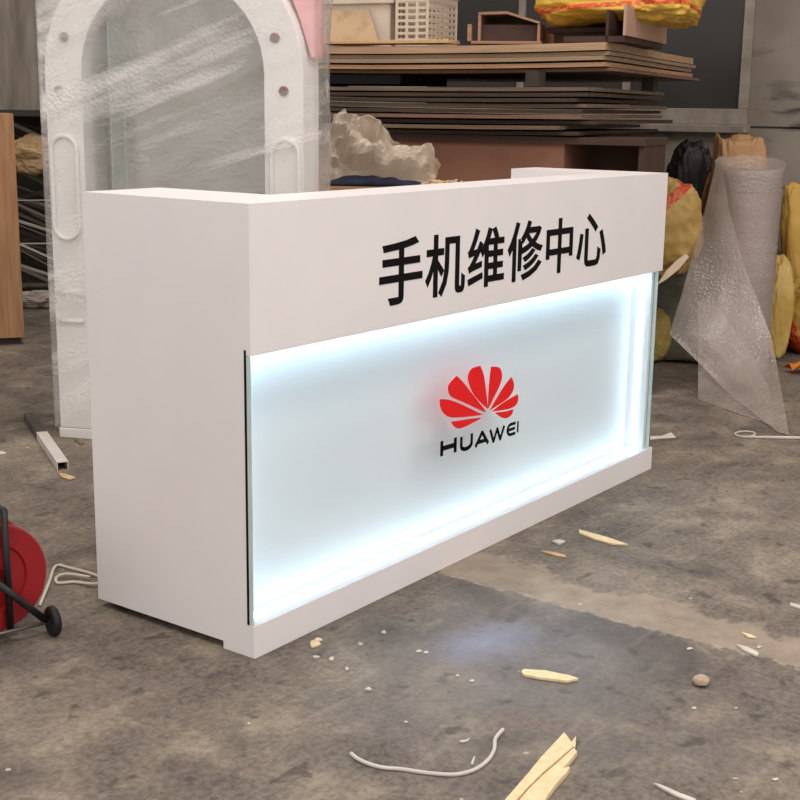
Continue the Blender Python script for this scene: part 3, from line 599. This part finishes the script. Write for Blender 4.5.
# ------------------------------------------------------------------ sacks
def sack_mat(name, c1, c2, band=None, bc=(196, 62, 38), axis=2):
    m = mat(name, c1, c2, rough=.5, scale=5, bump=.35, bscale=26, spec=.35)
    if band:
        nt = m.node_tree; b = nt.nodes['Principled BSDF']; L = nt.links.new; src = b.inputs['Base Color'].links[0].from_socket
        tc = N(nt, 'ShaderNodeTexCoord'); mp = N(nt, 'ShaderNodeMapping'); mp.inputs['Rotation'].default_value = band[2]; L(tc.outputs['Object'], mp.inputs['Vector'])
        sp = N(nt, 'ShaderNodeSeparateXYZ'); L(mp.outputs[0], sp.inputs[0])
        a = N(nt, 'ShaderNodeMath', operation='COMPARE'); a.inputs[1].default_value = band[0]; a.inputs[2].default_value = band[1]; L(sp.outputs[axis], a.inputs[0])
        n = N(nt, 'ShaderNodeTexNoise'); n.inputs['Scale'].default_value = 55; n.inputs['Detail'].default_value = 1; L(tc.outputs['Object'], n.inputs['Vector'])
        r = N(nt, 'ShaderNodeMapRange'); r.inputs['From Min'].default_value = .42; r.inputs['From Max'].default_value = .5; r.inputs['To Min'].default_value = .45; L(n.outputs['Fac'], r.inputs['Value'])
        mu = N(nt, 'ShaderNodeMath', operation='MULTIPLY'); L(a.outputs[0], mu.inputs[0]); L(r.outputs[0], mu.inputs[1])
        x = N(nt, 'ShaderNodeMix', data_type='RGBA'); x.inputs[7].default_value = lin(bc); L(mu.outputs[0], x.inputs[0]); L(src, x.inputs[6]); L(x.outputs[2], b.inputs['Base Color'])
    return m
YEL = ((176, 138, 62), (204, 164, 84))
def sack(name, label, cat_, loc, size, m, rz=0, tilt=(0, 0), seed=1, e=.55, wr=.10, group=None, flat=True, top=0):
    """a filled sack: rounded box, pinched seams at its ends, folds; loc is the middle of its base"""
    bm = bmesh.new(); bmesh.ops.create_uvsphere(bm, u_segments=88, v_segments=60, radius=1)
    sx, sy, sz = size; sg = lambda q, p: math.copysign(abs(q) ** p, q)
    for vv in bm.verts:
        p = vv.co.copy(); k = noise.noise(p * 1.4 + Vector((seed, 0, 0))); f = ridged(Vector((p.x * 2.2, p.y * 2.2, p.z * 1.1)) + Vector((seed * 2, 5, 1)))
        f2 = ridged(p * 4.5 + Vector((seed, seed, 2)))
        s = 1 + wr * (.9 * k + .55 * (f - .4) + .38 * (f2 - .4) + .16 * (ridged(p * 9 + Vector((2, seed, 6))) - .4))
        vv.co = Vector((sg(p.x, e) * sx, sg(p.y, e) * sy, sg(p.z, e + .12 + top) * sz)) * s
    bmesh.ops.rotate(bm, matrix=(Matrix.Rotation(tilt[0], 3, 'X') @ Matrix.Rotation(tilt[1], 3, 'Y')), verts=bm.verts[:])
    lo = min(vv.co.z for vv in bm.verts)
    for vv in bm.verts:
        vv.co.z -= lo
        if flat and vv.co.z < sz * .25: vv.co.z *= max(0, (vv.co.z / (sz * .25))) ** .7 if vv.co.z > 0 else 0
    o = obj(name, bm, m, None, True); o.location = loc; o.rotation_euler = (0, 0, rz); return tag(o, label, cat_, group)
ztop = zt + .078
G = 'yellow woven sacks on the boards'
sack('woven_sack', 'plump yellow woven sack with a red printed band on the dark plank of the stack', 'sack', SX @ Vector((-.06, .42, ztop + .004)), (.34, .30, .125),
     sack_mat('yellow_weave_banded', (206, 160, 52), (230, 188, 84), (.060, .011, (.06, .05, 0)), (214, 84, 44)), SRZ, seed=3, group=G, wr=.17, e=.5)
sack('woven_sack', 'yellow woven sack with faint red print slumped over the pale box end', 'sack', SX @ Vector((-.03, 1.16, zt + .13)), (.16, .40, .17),
     sack_mat('yellow_weave_printed', (200, 154, 50), (228, 184, 78), (.20, .03, (0, 0, 0)), (206, 130, 54)), SRZ, tilt=(-.05, .12), seed=8, wr=.17, group=G, flat=False)
def spot(px, py, d): q = at(px, py, d); return q
# bags in the corner right of the counter
p = onfloor(688, 372); sack('tarpaulin_bag', 'grey green tarpaulin bag standing on the floor behind the counter end', 'bag', (p.x + .28, p.y + .2, 0), (.20, .16, .235), sack_mat('grey_green_tarp', (104, 104, 90), (128, 126, 110)), SRZ, seed=4, e=.5)
bm = bmesh.new(); prism(bm, [at(657, 285, 6.12), at(667, 279, 6.13), at(679, 269, 6.15), at(689, 257, 6.17), at(686, 254, 6.17), at(677, 260, 6.15), at(666, 271, 6.13)], (.012, .008, 0)); tag(centred('wood_offcut', bm, mat('pale_offcut', (206, 184, 154), (222, 200, 170), rough=.7)), 'pale pointed wood offcut resting on the bags behind the counter end', 'wood offcut')
sack('woven_sack', 'faded yellow sack with a red diagonal stripe beside the counter end', 'sack', at(667, 276, 6.33), (.15, .13, .225), sack_mat('faded_yellow_weave', (168, 134, 70), (192, 158, 94), (.30, .024, (0, .72, 0))), math.radians(-53), seed=6, e=.8, wr=.14)
p = onfloor(653, 366); sack('woven_sack', 'small mottled yellow sack on the floor half hidden by the counter end', 'sack', (p.x + .08, p.y + .06, 0), (.10, .09, .145), sack_mat('mottled_yellow_weave', (158, 134, 66), (190, 166, 98)), -.9, seed=9, e=.8)
q = at(728, 300, 6.85); sack('paper_sack', 'tall kraft paper sack standing behind the roll of bubble film', 'sack', (q.x, q.y, 0), (.15, .13, .53), sack_mat('kraft_paper', (160, 118, 78), (182, 140, 98)), -.9, seed=12, e=.5, wr=.14)
q = at(683, 300, 7.15); sack('refuse_sack', 'black plastic refuse sack standing between the boards and the paper sack', 'sack', (q.x, q.y, 0), (.14, .12, .53), sack_mat('black_plastic', (24, 22, 21), (36, 33, 31)), -.9, seed=14, e=.7, wr=.13)
q = at(826, 336, 7.0); sack('woven_sack', 'plump yellow sack with a red label right of the roll of film', 'sack', (q.x, q.y, .0), (.30, .22, .19), sack_mat('yellow_weave_labelled', *YEL, (-.165, .05, (0, .5, 0)), (196, 52, 34), 0), math.radians(-54), seed=17, e=.7, wr=.14)
q = at(777, 330, 6.78); sack('woven_sack', 'small pale yellow sack wedged between the film roll and the plump sack', 'sack', Vector((q.x, q.y, 0)), (.072, .07, .255), sack_mat('pale_yellow_weave', (198, 162, 84), (220, 188, 116)), -.9, seed=19, e=.8)
q = at(801, 274, 7.22); sack('woven_sack', 'narrow yellow sack with red print leaning above the plump sack', 'sack', Vector((q.x, q.y, 0)), (.10, .07, .42), sack_mat('yellow_weave_narrow', (190, 148, 66), (214, 174, 92), (.05, .03, (0, 0, 0)), (204, 84, 44)), math.radians(-54), tilt=(0, -.16), seed=21, e=.75, flat=False)
q = at(800, 245, 7.3); bm = bmesh.new(); box(bm, -.12, .12, -.0, .14, 0, q.z + .1); bmesh.ops.rotate(bm, matrix=Matrix.Rotation(math.radians(-80), 3, 'Z'), verts=bm.verts[:]); bmesh.ops.translate(bm, vec=(q.x + .1, q.y - .07, 0), verts=bm.verts[:])
tag(centred('dark_case', bm, mat('dark_grey_case', (44, 44, 46), (56, 56, 58), rough=.6), bevel=.01), 'dark grey upright case against the wall behind the yellow sacks', 'case')
p = onfloor(790, 341); bm = bmesh.new(); prism(bm, [onfloor(768, 343), onfloor(830, 347), onfloor(830, 340), onfloor(775, 338)], (0, 0, .02)); tag(centred('floor_batten', bm, mat('sandy_wood', (150, 132, 112), (172, 152, 130), rough=.9, bump=.3)), 'dusty flat batten on the floor in front of the plump sack', 'batten')
GRN = mat('green_plastic', (70, 128, 62), (104, 164, 92), rough=.4)
def scrap(name, label, cat_, px, py, size, m, seed, rz=0):
    bm = bmesh.new(); f = lambda a, b: Vector(((a - .5) * size[0] * (1 + .3 * noise.noise(Vector((b * 3, seed, 0)))), (b - .5) * size[1], .003 + size[2] * max(0, .5 + .8 * noise.noise(Vector((a * 2.5 + seed, b * 2.5, 1))))))
    grid(bm, 10, 8, f); o = obj(name, bm, m, None, True); p = onfloor(px, py); o.location = p; o.rotation_euler = (0, 0, rz)
    mo = o.modifiers.new('thick', 'SOLIDIFY'); mo.thickness = .003; mo.offset = 1; return tag(o, label, cat_)
scrap('plastic_scrap', 'crumpled green plastic scrap on the floor behind the counter end', 'plastic scrap', 680, 357, (.14, .10, .10), GRN, 2, -.9)
scrap('paper_scrap', 'small white paper scrap beside the green plastic behind the counter', 'paper scrap', 672, 358, (.05, .05, .07), WHITE2, 5, -.5)
scrap('plastic_scrap', 'orange plastic scrap on the floor at the right edge', 'plastic scrap', 801, 373, (.14, .10, .07), mat('orange_plastic', (206, 116, 30), (226, 136, 44), rough=.4), 7, -.6)
bm = bmesh.new(); tube(bm, spline([onfloor(683, 358, .006), onfloor(690, 361, .006), onfloor(698, 360, .006), onfloor(703, 357, .006)], 5), .006, 6); tag(centred('hose_piece', bm, CR, True), 'short curved cream hose piece beside the green plastic scrap', 'hose')

# ------------------------------------------------------------------ roll of bubble film with its loose end
rc = at(750, 172, 6.3); rx, ry, rr_, rh = rc.x, rc.y - .0, .155, .985
roll = thing('bubble_film_roll', 'upright roll of clear bubble film with a loose end trailing onto the floor', 'film roll', (rx, ry, 0))
RF = film_mat('rolled_film', (190, 174, 165), .86, rough=.3, bscale=60, bstr=.3, trans=.2)
bm = bmesh.new(); prof = [(.045, 0), (rr_, 0)] + [(rr_ + .003 * noise.noise(Vector((k * .7, 2, 1))), rh * k / 40) for k in range(1, 40)] + [(rr_ - .004, rh)]
for k in range(14): prof.append((rr_ - .006 - k * .0075, rh - (.006 if k % 2 else 0) - .0012 * k))
prof += [(.045, rh - .02)]
lathe(bm, prof, 56); obj('rolled_film', bm, RF, roll, True)
bm = bmesh.new(); lathe(bm, [(.036, 0), (.044, 0), (.044, rh - .03), (.036, rh - .03), (.036, 0)], 32); obj('cardboard_core', bm, KRAFT, roll, True)
LE = film_mat('loose_film', (214, 200, 190), .47, rough=.18, bscale=70, bstr=.6, trans=.3)
def collar(u_, v_):
    a = 2 * PI * u_; h_ = rh - .10 + v_ * (.135 + .025 * math.cos(a - .55) + .010 * noise.noise(Vector((math.cos(a) * 3, math.sin(a) * 3, 5)))); r_ = rr_ + .004 + .010 * v_ * v_
    return Vector((r_ * math.cos(a), r_ * math.sin(a), h_))
bm = bmesh.new(); grid(bm, 60, 8, collar); bmesh.ops.remove_doubles(bm, verts=bm.verts[:], dist=1e-5); obj('film_collar', bm, LE, roll, True)
def loose(rows, n, seed, amp, nm):
    rows = [(Vector(a), Vector(b)) for a, b in rows]; K = 8
    bm = bmesh.new(); m = (len(rows) - 1) * K
    def f(i, j):
        k = min(len(rows) - 2, int(i * (len(rows) - 1))); t = i * (len(rows) - 1) - k
        A = rows[k][0].lerp(rows[k + 1][0], t); Bv = rows[k][1].lerp(rows[k + 1][1], t); p = A.lerp(Bv, j); wd = (A - Bv).length
        d = amp * min(1, wd * 4) * (noise.noise(Vector((j * 9 * wd + seed, i * 1.3, 2))) + .8 * ridged(Vector((j * 7 * wd + i * 3.5, i * 3 - j * 3 * wd, seed)))) * min(1, 6 * min(i + .02, 1.02 - i))
        return p + Vector((-.8, -.55, 0)) * d + Vector((0, 0, max(0, .004 - p.z)))
    grid(bm, m, n, f); obj(nm, rel(roll, bm), LE, roll, True)
loose([(at(717, 160, 6.24), at(723, 168, 6.17)), (at(706, 205, 6.22), at(728, 205, 6.1)), (at(690, 262, 6.16), at(743, 262, 6.0)), (at(680, 298, 6.1), at(757, 300, 5.94)), (at(669, 334, 6.0), at(771, 337, 5.84)),
       (at(697, 361, 5.92), at(776, 365, 5.7)), (at(730, 395, 5.72), at(783, 400, 5.45)), (onfloor(778, 432, .006), onfloor(789, 435, .006))], 36, 3, .016, 'loose_film')
loose([(at(698, 300, 6.16), at(712, 298, 6.12)), (at(698, 340, 6.06), at(745, 345, 6.0)), (at(698, 375, 5.94), at(768, 385, 5.75)), (onfloor(698, 399, .004), onfloor(776, 427, .004))], 24, 9, .010, 'loose_film')

# ------------------------------------------------------------------ left background: board, offcut rack, wooden cabinet
q = at(25, 345, 6.9); LRZ = math.radians(-53); CRZ = math.radians(-34)
wc = thing('wooden_cabinet', 'oak veneer cabinet at the left edge beyond the red cable reel', 'cabinet', (q.x, q.y, 0), CRZ)
OAK = mat('oak_veneer', (156, 114, 78), (180, 136, 97), rough=.5, scale=3, stretch=(14, 14, 1.2), bump=.05)
hc = 1.2
obj('body', B(-.9, -.018, .02, .5, .04, hc - .02), OAK, wc, bevel=.002); obj('side_panel', B(-.018, 0, .02, .5, .04, hc), OAK, wc, bevel=.002)
obj('door', B(-.46, 0, .0, .0195, .04, hc), OAK, wc, bevel=.002); obj('door', B(-.9, -.464, .0, .0195, .04, hc), OAK, wc, bevel=.002); obj('top', B(-.9, -.018, .02, .5, hc - .02, hc), OAK, wc)
obj('toe_kick', B(-.88, -.02, .03, .48, 0, .04), BRD, wc)
q = onfloor(46, 308); ra = (q.x, q.y)
rk = thing('offcut_rack', 'dark steel rack full of metal offcuts between the oak cabinet and wrapped arch', 'rack', (q.x, q.y, 0), LRZ)
STL = mat('dark_steel', (46, 41, 37), (62, 55, 49), rough=.6, scale=6); zr = at(30, 110, 8.2).z
obj('shelf', B(-.6, .5, -.02, .62, zr - .035, zr), STL, rk); obj('back_panel', B(-.6, .5, .6, .62, 0, zr - .035), STL, rk); obj('bottom', B(-.6, .5, 0, .6, .0, .03), STL, rk)  # dark back panel added so the gaps between the offcuts look shaded
for x, y in ((-.6, -.02), (.46, -.02), (-.6, .58), (.46, .58)): obj('post', B(x, x + .04, y, y + .04, 0, zr - .035), STL, rk)
bm = bmesh.new(); box(bm, -.62, .03, .06, .09, zr + .002, zr + 1.05); o = obj('grey_board', bm, mat('grey_weathered_board', (112, 102, 92), (142, 131, 119), rough=.75, scale=2.5, stretch=(6, 6, 1), bump=.1)); o.location = (ra[0], ra[1], 0); o.rotation_euler = (0, 0, LRZ)
tag(o, 'weathered grey board standing on the offcut rack at the upper left', 'board')
MET = [mat('dull_steel', (124, 116, 108), (158, 149, 138), rough=.45, metal=.4, scale=6), mat('bright_metal', (212, 204, 194), (232, 224, 214), rough=.35, metal=.2), mat('rusty_metal', (88, 68, 54), (116, 92, 74), rough=.7), mat('grey_metal', (70, 66, 62), (92, 86, 80), rough=.5, metal=.3)]
looks = ['dull steel', 'bright white', 'rusty brown', 'dark grey']
Mr = Matrix.Translation((ra[0], ra[1], 0)) @ Matrix.Rotation(LRZ, 4, 'Z')
n = 52
for k in range(n):
    z = .05 + (zr - .12) * k / n
    kind = 1 if k in (8, 13, 16, 21, 29) else random.choice((0, 0, 2, 3, 3))
    L = random.uniform(.5, .85); wd = random.uniform(.014, .035); th = random.uniform(.004, .012); sl = random.choice((-.5, -.42, -.35, -.3, -.2, .02, .25)) if kind != 1 else -.42
    lay = (k * 5) % 13; y = .055 + .039 * lay; wd = min(wd, .026); sl = (-.42, -.3, .02, -.5, -.36, -.2, -.42, .25, -.3, -.48, -.34, -.25, -.4)[lay]; yaw = 0.0
    if y < .27 and abs(z - at(38, 160, 8.0).z) < .20: continue      # the crumpled paper is stuffed in here
    bm = bmesh.new(); box(bm, -L / 2, L / 2, -wd / 2, wd / 2, 0, th)
    if k % 3 == 0: box(bm, -L / 2, L / 2, -wd / 2, -wd / 2 + .004, 0, wd)
    if k % 7 == 3: box(bm, -L / 2, L / 2, wd / 2 - .004, wd / 2, 0, wd)
    o = obj('metal_offcut', bm, MET[kind])
    zc = min(max(z, .05 + abs(math.sin(sl)) * L / 2), zr - .06 - abs(math.sin(sl)) * L / 2)
    o.matrix_world = Mr @ Matrix.Translation((random.uniform(-.12, .0), y, zc)) @ Matrix.Rotation(yaw, 4, 'Z') @ Matrix.Rotation(-sl, 4, 'Y') @ Matrix.Rotation(random.uniform(-.1, .1), 4, 'X')
    tag(o, '%s metal offcut strip lying among the others in the dark rack' % looks[kind], 'metal strip', '%s metal offcuts in the rack' % looks[kind])
q = at(38, 168, 8.0); sack('crumpled_paper', 'crumpled tan packing paper stuffed among the metal offcuts', 'packing paper', Mr @ Vector((-.07, .12, q.z - .05)), (.15, .10, .10), sack_mat('tan_paper', (184, 150, 108), (212, 178, 136)), LRZ, seed=31, e=.9, wr=.3, flat=False)
q = onfloor(36, 306); sack('crumpled_paper', 'grey white crumpled paper at the foot of the metal offcuts', 'packing paper', (q.x - .05, q.y - .06, 0), (.13, .05, .05), sack_mat('grey_paper', (158, 146, 134), (190, 178, 166)), LRZ, seed=33, e=.9, wr=.3)

# ------------------------------------------------------------------ red cable reel
RC = at(-8, 579, 3.05); n1 = (CAM - RC); n1.z = 0; n1.normalize(); n1 = Matrix.Rotation(math.radians(20), 3, 'Z') @ n1     # the drum's axle
RR = .134; rl = thing('cable_reel', 'red cable reel on a black wheeled frame at the left edge', 'cable reel', (RC.x, RC.y, 0), math.atan2(n1.y, n1.x))
# local x is the axle, towards the camera
REDP = mat('red_enamel', (150, 22, 30), (166, 30, 36), rough=.35, scale=5, spec=.5); BLK = mat('black_steel', (20, 19, 20), (30, 29, 29), rough=.45)
zc = RC.z
MX = Matrix.Translation((0, 0, zc)) @ Matrix.Rotation(PI / 2, 4, 'Y')
def disc(x):
    bm = bmesh.new(); prof = [(.03, -.003), (RR * .60, -.003), (RR * .63, .004), (RR * .97, .004), (RR, .001), (RR, -.003), (RR * .97, -.007), (RR * .64, -.004), (RR * .61, -.008), (.03, -.008), (.03, -.003)]
    lathe(bm, prof, 64, MX @ Matrix.Translation((0, 0, x))); return bm
for x in (.0, -.13): obj('flange', disc(x), REDP, rl, bevel=0)
bm = bmesh.new(); lathe(bm, [(0, -.122), (.06, -.122), (.06, -.008), (0, -.008)], 40, MX); obj('drum', bm, REDP, rl, True)
bm = bmesh.new()
for k in range(11): tube(bm, [(-.113 + k * .010, .085 * math.cos(a), zc + .085 * math.sin(a)) for a in [2 * PI * j / 40 for j in range(40)]], .0055, 6, True)
obj('wound_cable', bm, mat('white_cable', (206, 198, 186), rough=.5), rl, True)
bm = bmesh.new(); lathe(bm, [(0, -.16), (.012, -.16), (.012, .03), (0, .03)], 16, MX); obj('axle', bm, BLK, rl, True)
for x in (.02, -.152):
    bm = bmesh.new(); tube(bm, [(x, .03, .034), (x, .03, zc + .17)], .009, 8); tube(bm, [(x + (.012 if x > 0 else -.012), .115, .04), (x + (.012 if x > 0 else -.012), .0, zc)], .009, 8); tube(bm, [(x, -.12, .04), (x, .0, zc)], .009, 8); obj('side_frame', bm, BLK, rl, True)
bm = bmesh.new(); tube(bm, [(.02, .03, zc + .165), (-.152, .03, zc + .165)], .009, 8); obj('handle', bm, BLK, rl, True)
for x in (.034, -.166):
    bm = bmesh.new(); tube(bm, [(x, -.145, .037), (x, .145, .037)], .005, 8); obj('cross_bar', bm, mat('bare_steel_rod', (120, 112, 106), rough=.35, metal=.6), rl, True)
for x, y in ((.034, .13), (-.166, .13), (.034, -.13), (-.166, -.13)):
    bm = bmesh.new(); lathe(bm, [(0, -.010), (.024, -.010), (.033, -.009), (.037, -.005), (.037, .005), (.033, .009), (.024, .010), (.018, .006), (0, .006)], 32, Matrix.Translation((x, y, .037)) @ Matrix.Rotation(PI / 2, 4, 'X')); obj('wheel', bm, RUBBER, rl, True)
cdm = mat('cream_cord', (204, 194, 178), (214, 204, 190), rough=.6)
bm = bmesh.new(); tube(bm, spline([onfloor(40, 605, .005), onfloor(49, 583, .005), onfloor(56, 566, .005), onfloor(70, 568, .005), onfloor(92, 574, .005), onfloor(104, 580, .005), onfloor(95, 584, .01), onfloor(75, 582, .005), onfloor(58, 583, .005), onfloor(57, 577, .008), onfloor(68, 574, .012), onfloor(90, 577, .012)], 8), .0045, 6)
tag(centred('cord', bm, cdm, True), 'cream cord looped on the floor beside the red cable reel', 'cord')

# ------------------------------------------------------------------ things lying on the floor
WPL = mat('white_profile', (206, 198, 190), (220, 212, 204), rough=.4); GPL = mat('grey_tape', (74, 68, 66), (92, 84, 80), rough=.5)
a, b = onfloor(29, 420), onfloor(63, 470); d = (b - a); L = d.length
t = thing('metal_channel', 'white U-shaped channel offcut with a grey end lying on the floor at left', 'channel', ((a + b) / 2), math.atan2(d.y, d.x))
def chan(x0, x1):
    bm = bmesh.new(); box(bm, x0, x1, -.02, .02, .027, .03); box(bm, x0, x1, -.02, -.017, .0, .027); box(bm, x0, x1, .017, .02, .0, .027); return bm
obj('channel_body', chan(-L / 2 + L * .42, L / 2), WPL, t); o = obj('channel_body', chan(-L / 2, -L / 2 + L * .42), GPL, t); o['label'] = 'grey taped end'
LEAF = mat('tan_shaving', (196, 160, 112), (214, 180, 134), rough=.8)
PINE = mat('fresh_pine', (222, 196, 152), (238, 214, 172), rough=.65, scale=4, stretch=(12, 12, 1)); WHT = mat('white_paint_chip', (196, 187, 175), (212, 203, 192), rough=.8)
def flat(name, label, cat_, pts, m, th=.006, group=None, z=0.001, bev=.001):
    bm = bmesh.new(); prism(bm, [onfloor(x, y, z) for x, y in pts], (0, 0, th)); return tag(centred(name, bm, m, bevel=bev), label, cat_, group)
bm = bmesh.new()
prism(bm, [onfloor(x, y, .001) for x, y in [(496, 816), (510, 800), (528, 779), (540, 764), (552, 751), (564, 738), (567, 742), (570, 746), (573, 752), (556, 767), (541, 780), (526, 795), (508, 816)]], (0, 0, .014))
prism(bm, [onfloor(x, y, .001) for x, y in [(510, 816), (527.5, 795.5), (542, 781), (557, 768), (573.5, 753), (577, 757), (571, 764), (563, 773), (570, 772), (566, 778), (556, 789), (548, 800), (538, 816)]], (0, 0, .012))
prism(bm, [onfloor(x, y, .001) for x, y in [(571, 745), (576, 739), (575.5, 748), (574, 752)]], (0, 0, .008))
tag(centred('splintered_board', bm, PINE, bevel=.001), 'large splintered pale pine board at the bottom edge', 'board')
flat('pine_splinter', 'pale pine splinter with a pointed end in front of the counter', 'splinter', [(521, 673.5), (524, 671.5), (532, 672), (546, 673), (560, 676), (570, 678), (578.5, 681), (572, 682), (568, 683.5), (556, 682), (540, 680), (524, 677)], PINE, .007)
flat('pine_splinter', 'slender yellow splinter right of the sandy strip by the plinth', 'splinter', [(579, 531), (590, 534), (608, 539), (628, 546), (612, 545), (594, 540), (579, 534)], PINE, .006)
flat('pine_splinter', 'thin tan splinter lying on the sandy strip near the counter', 'splinter', [(540, 551.5), (553, 553), (565, 556), (566, 558), (556, 556.5)], LEAF, .004)
flat('paint_chip', 'white angular chip lying beside the tan splinter on the sandy strip', 'chip', [(552, 542), (560, 541), (565.5, 542.5), (559, 545.5)], WHT, .006)
flat('pine_splinter', 'long pale splinter at the bottom edge right of the splintered board', 'splinter', [(653, 784.5), (662, 787), (680, 795), (696, 801), (694, 804), (676, 797.5), (660, 789)], WHT, .005)
flat('wood_strip', 'white wood strip on the sandy strip at the right', 'wood strip', [(736, 646), (748, 649), (759, 655), (757, 657.5), (744, 652)], WHT, .006)
flat('wood_strip', 'pale wood strip just behind the white strip at the right', 'wood strip', [(741, 633), (752, 636), (757, 639), (748, 638)], PINE, .004)
flat('wood_strip', 'white wood strip at the right edge above the sandy strip', 'wood strip', [(790, 604), (805, 608), (805, 611), (790, 606.5)], WHT, .005)
flat('paper_strip', 'pale paper strip on the floor beside the right counter end', 'paper strip', [(650, 437), (662, 436.5), (671, 433), (676, 438), (660, 439), (650, 440)], cdm, .004)
flat('paint_chip', 'white chip on the floor at the left edge above the reel', 'chip', [(-4, 451), (3, 452), (7, 454), (0, 455)], WHT, .004)
flat('leaf_scrap', 'tan curled scrap just below the white channel', 'scrap', [(58, 474), (66, 475), (76, 478.5), (70, 480.5), (62, 478)], LEAF, .005)
flat('leaf_scrap', 'brown curled scrap at the foot of the wrapped cabinet', 'scrap', [(74, 440), (80, 441), (85, 444), (80, 445)], mat('brown_scrap', (120, 92, 62), (142, 112, 78), rough=.8), .005)
for k, (x, y, s) in enumerate([(313, 645, 6), (318, 641, 4), (331, 660, 4), (316, 658, 3), (347, 670, 3), (369, 690, 4), (384, 633, 3), (360, 645, 2.5)]):
    pts = [(x + s * math.cos(a) * random.uniform(.4, 1.4), y + s * .45 * math.sin(a) * random.uniform(.4, 1.4)) for a in [2 * PI * j / 7 for j in range(7)]]
    flat('wood_crumb', ['largest pale yellow crumb on the floor near the front counter corner', 'pale crumb touching the largest crumb near the counter corner'][k] if k < 2 else 'tiny pale crumb scattered on the floor below the lit panel', 'crumb', pts, PINE if k < 2 else WHT, .005, None if k < 2 else 'tiny crumbs below the lit panel')
flat('paint_chip', 'curved white chip above the bend of the white cable', 'chip', [(459, 742), (466, 741), (470, 739), (468, 742), (462, 743.5)], WHT, .004)
flat('paint_chip', 'small upright white chip inside the bend of the white cable', 'chip', [(470.5, 765), (473.5, 758), (475.5, 757.5), (473, 766)], WHT, .004)
for k, (x, y) in enumerate([(694, 708.5), (736, 708.5), (735, 779), (776, 779.5), (741, 792.5), (689, 649), (759, 647), (418.5, 651.5), (426.5, 652.5), (458, 676), (471, 681), (406, 722), (249, 724)]):
    s = random.uniform(1.4, 3.6); pts = [(x + s * math.cos(a) * random.uniform(.4, 1.4), y + s * .45 * math.sin(a) * random.uniform(.4, 1.4)) for a in [2 * PI * j / 7 for j in range(7)]]
    flat('paint_chip', 'tiny white chip on the concrete %s' % ('right of the splintered board' if x > 600 else 'around the white cable'), 'chip', pts, WHT, .002, 'tiny white chips %s' % ('right of the splintered board' if x > 600 else 'around the white cable'))
STN = mat('sandstone_pebble', (166, 146, 124), (190, 168, 144), rough=.85, scale=20)
p = onfloor(701, 685); sack('pebble', 'rounded tan pebble on the concrete at right', 'pebble', p, (.019, .017, .011), STN, seed=41, e=.9, wr=.15)
bm = bmesh.new(); tube(bm, spline([onfloor(351, 753.5, .004), onfloor(358, 759, .004), onfloor(372, 765, .004), onfloor(386, 768, .004), onfloor(400, 769, .004), onfloor(428, 773, .004), onfloor(455, 774.5, .004), onfloor(475, 769.5, .004), onfloor(488, 760, .004), onfloor(494, 750, .004), onfloor(495, 740, .004), onfloor(498, 735, .006), onfloor(503, 729.5, .008)], 6), .0042, 8)
tag(centred('cable_piece', bm, mat('white_cable_skin', (196, 188, 180), (206, 198, 190), rough=.45), True), 'curved piece of white cable lying at the bottom of the scene', 'cable')
bm = bmesh.new(); tube(bm, [onfloor(742, 437, .006), onfloor(812, 438, .006)], .006, 8); tag(centred('white_rod', bm, WHT, True), 'thin white rod lying at the foot of the loose bubble film', 'rod')
bm = bmesh.new(); q = [onfloor(745 + 10 * math.cos(a), 434 + 2.6 * math.sin(a), .004) for a in [2 * PI * k / 24 for k in range(24)]]; tube(bm, q, .004, 6, True); tag(centred('wire_loop', bm, WHT, True), 'small white wire loop at the end of the white rod', 'wire loop')

# ------------------------------------------------------------------ light: overcast daylight from the open side of the hall and its ceiling lamps
w = bpy.data.worlds.new('World'); SC.world = w; w.use_nodes = True; w.node_tree.nodes['Background'].inputs[0].default_value = (1, .968, .95, 1); w.node_tree.nodes['Background'].inputs[1].default_value = 0.94
def lamp(x, y, z, p, sx=1.6, sy=.5):
    l = bpy.data.lights.new('ceiling_lamp', 'AREA'); l.shape = 'RECTANGLE'; l.size = sx; l.size_y = sy; l.energy = p; l.color = (1, .95, .90)
    o = bpy.data.objects.new('ceiling_lamp', l); COL.objects.link(o); o.location = (x, y, z); return o
for x, y in ((-1.5, -2.5), (1.6, -2.0), (-1.6, 1.4), (1.5, .9)): lamp(x, y, 5.0, 62)
lamp(3.0, 3.6, 5.0, 50)
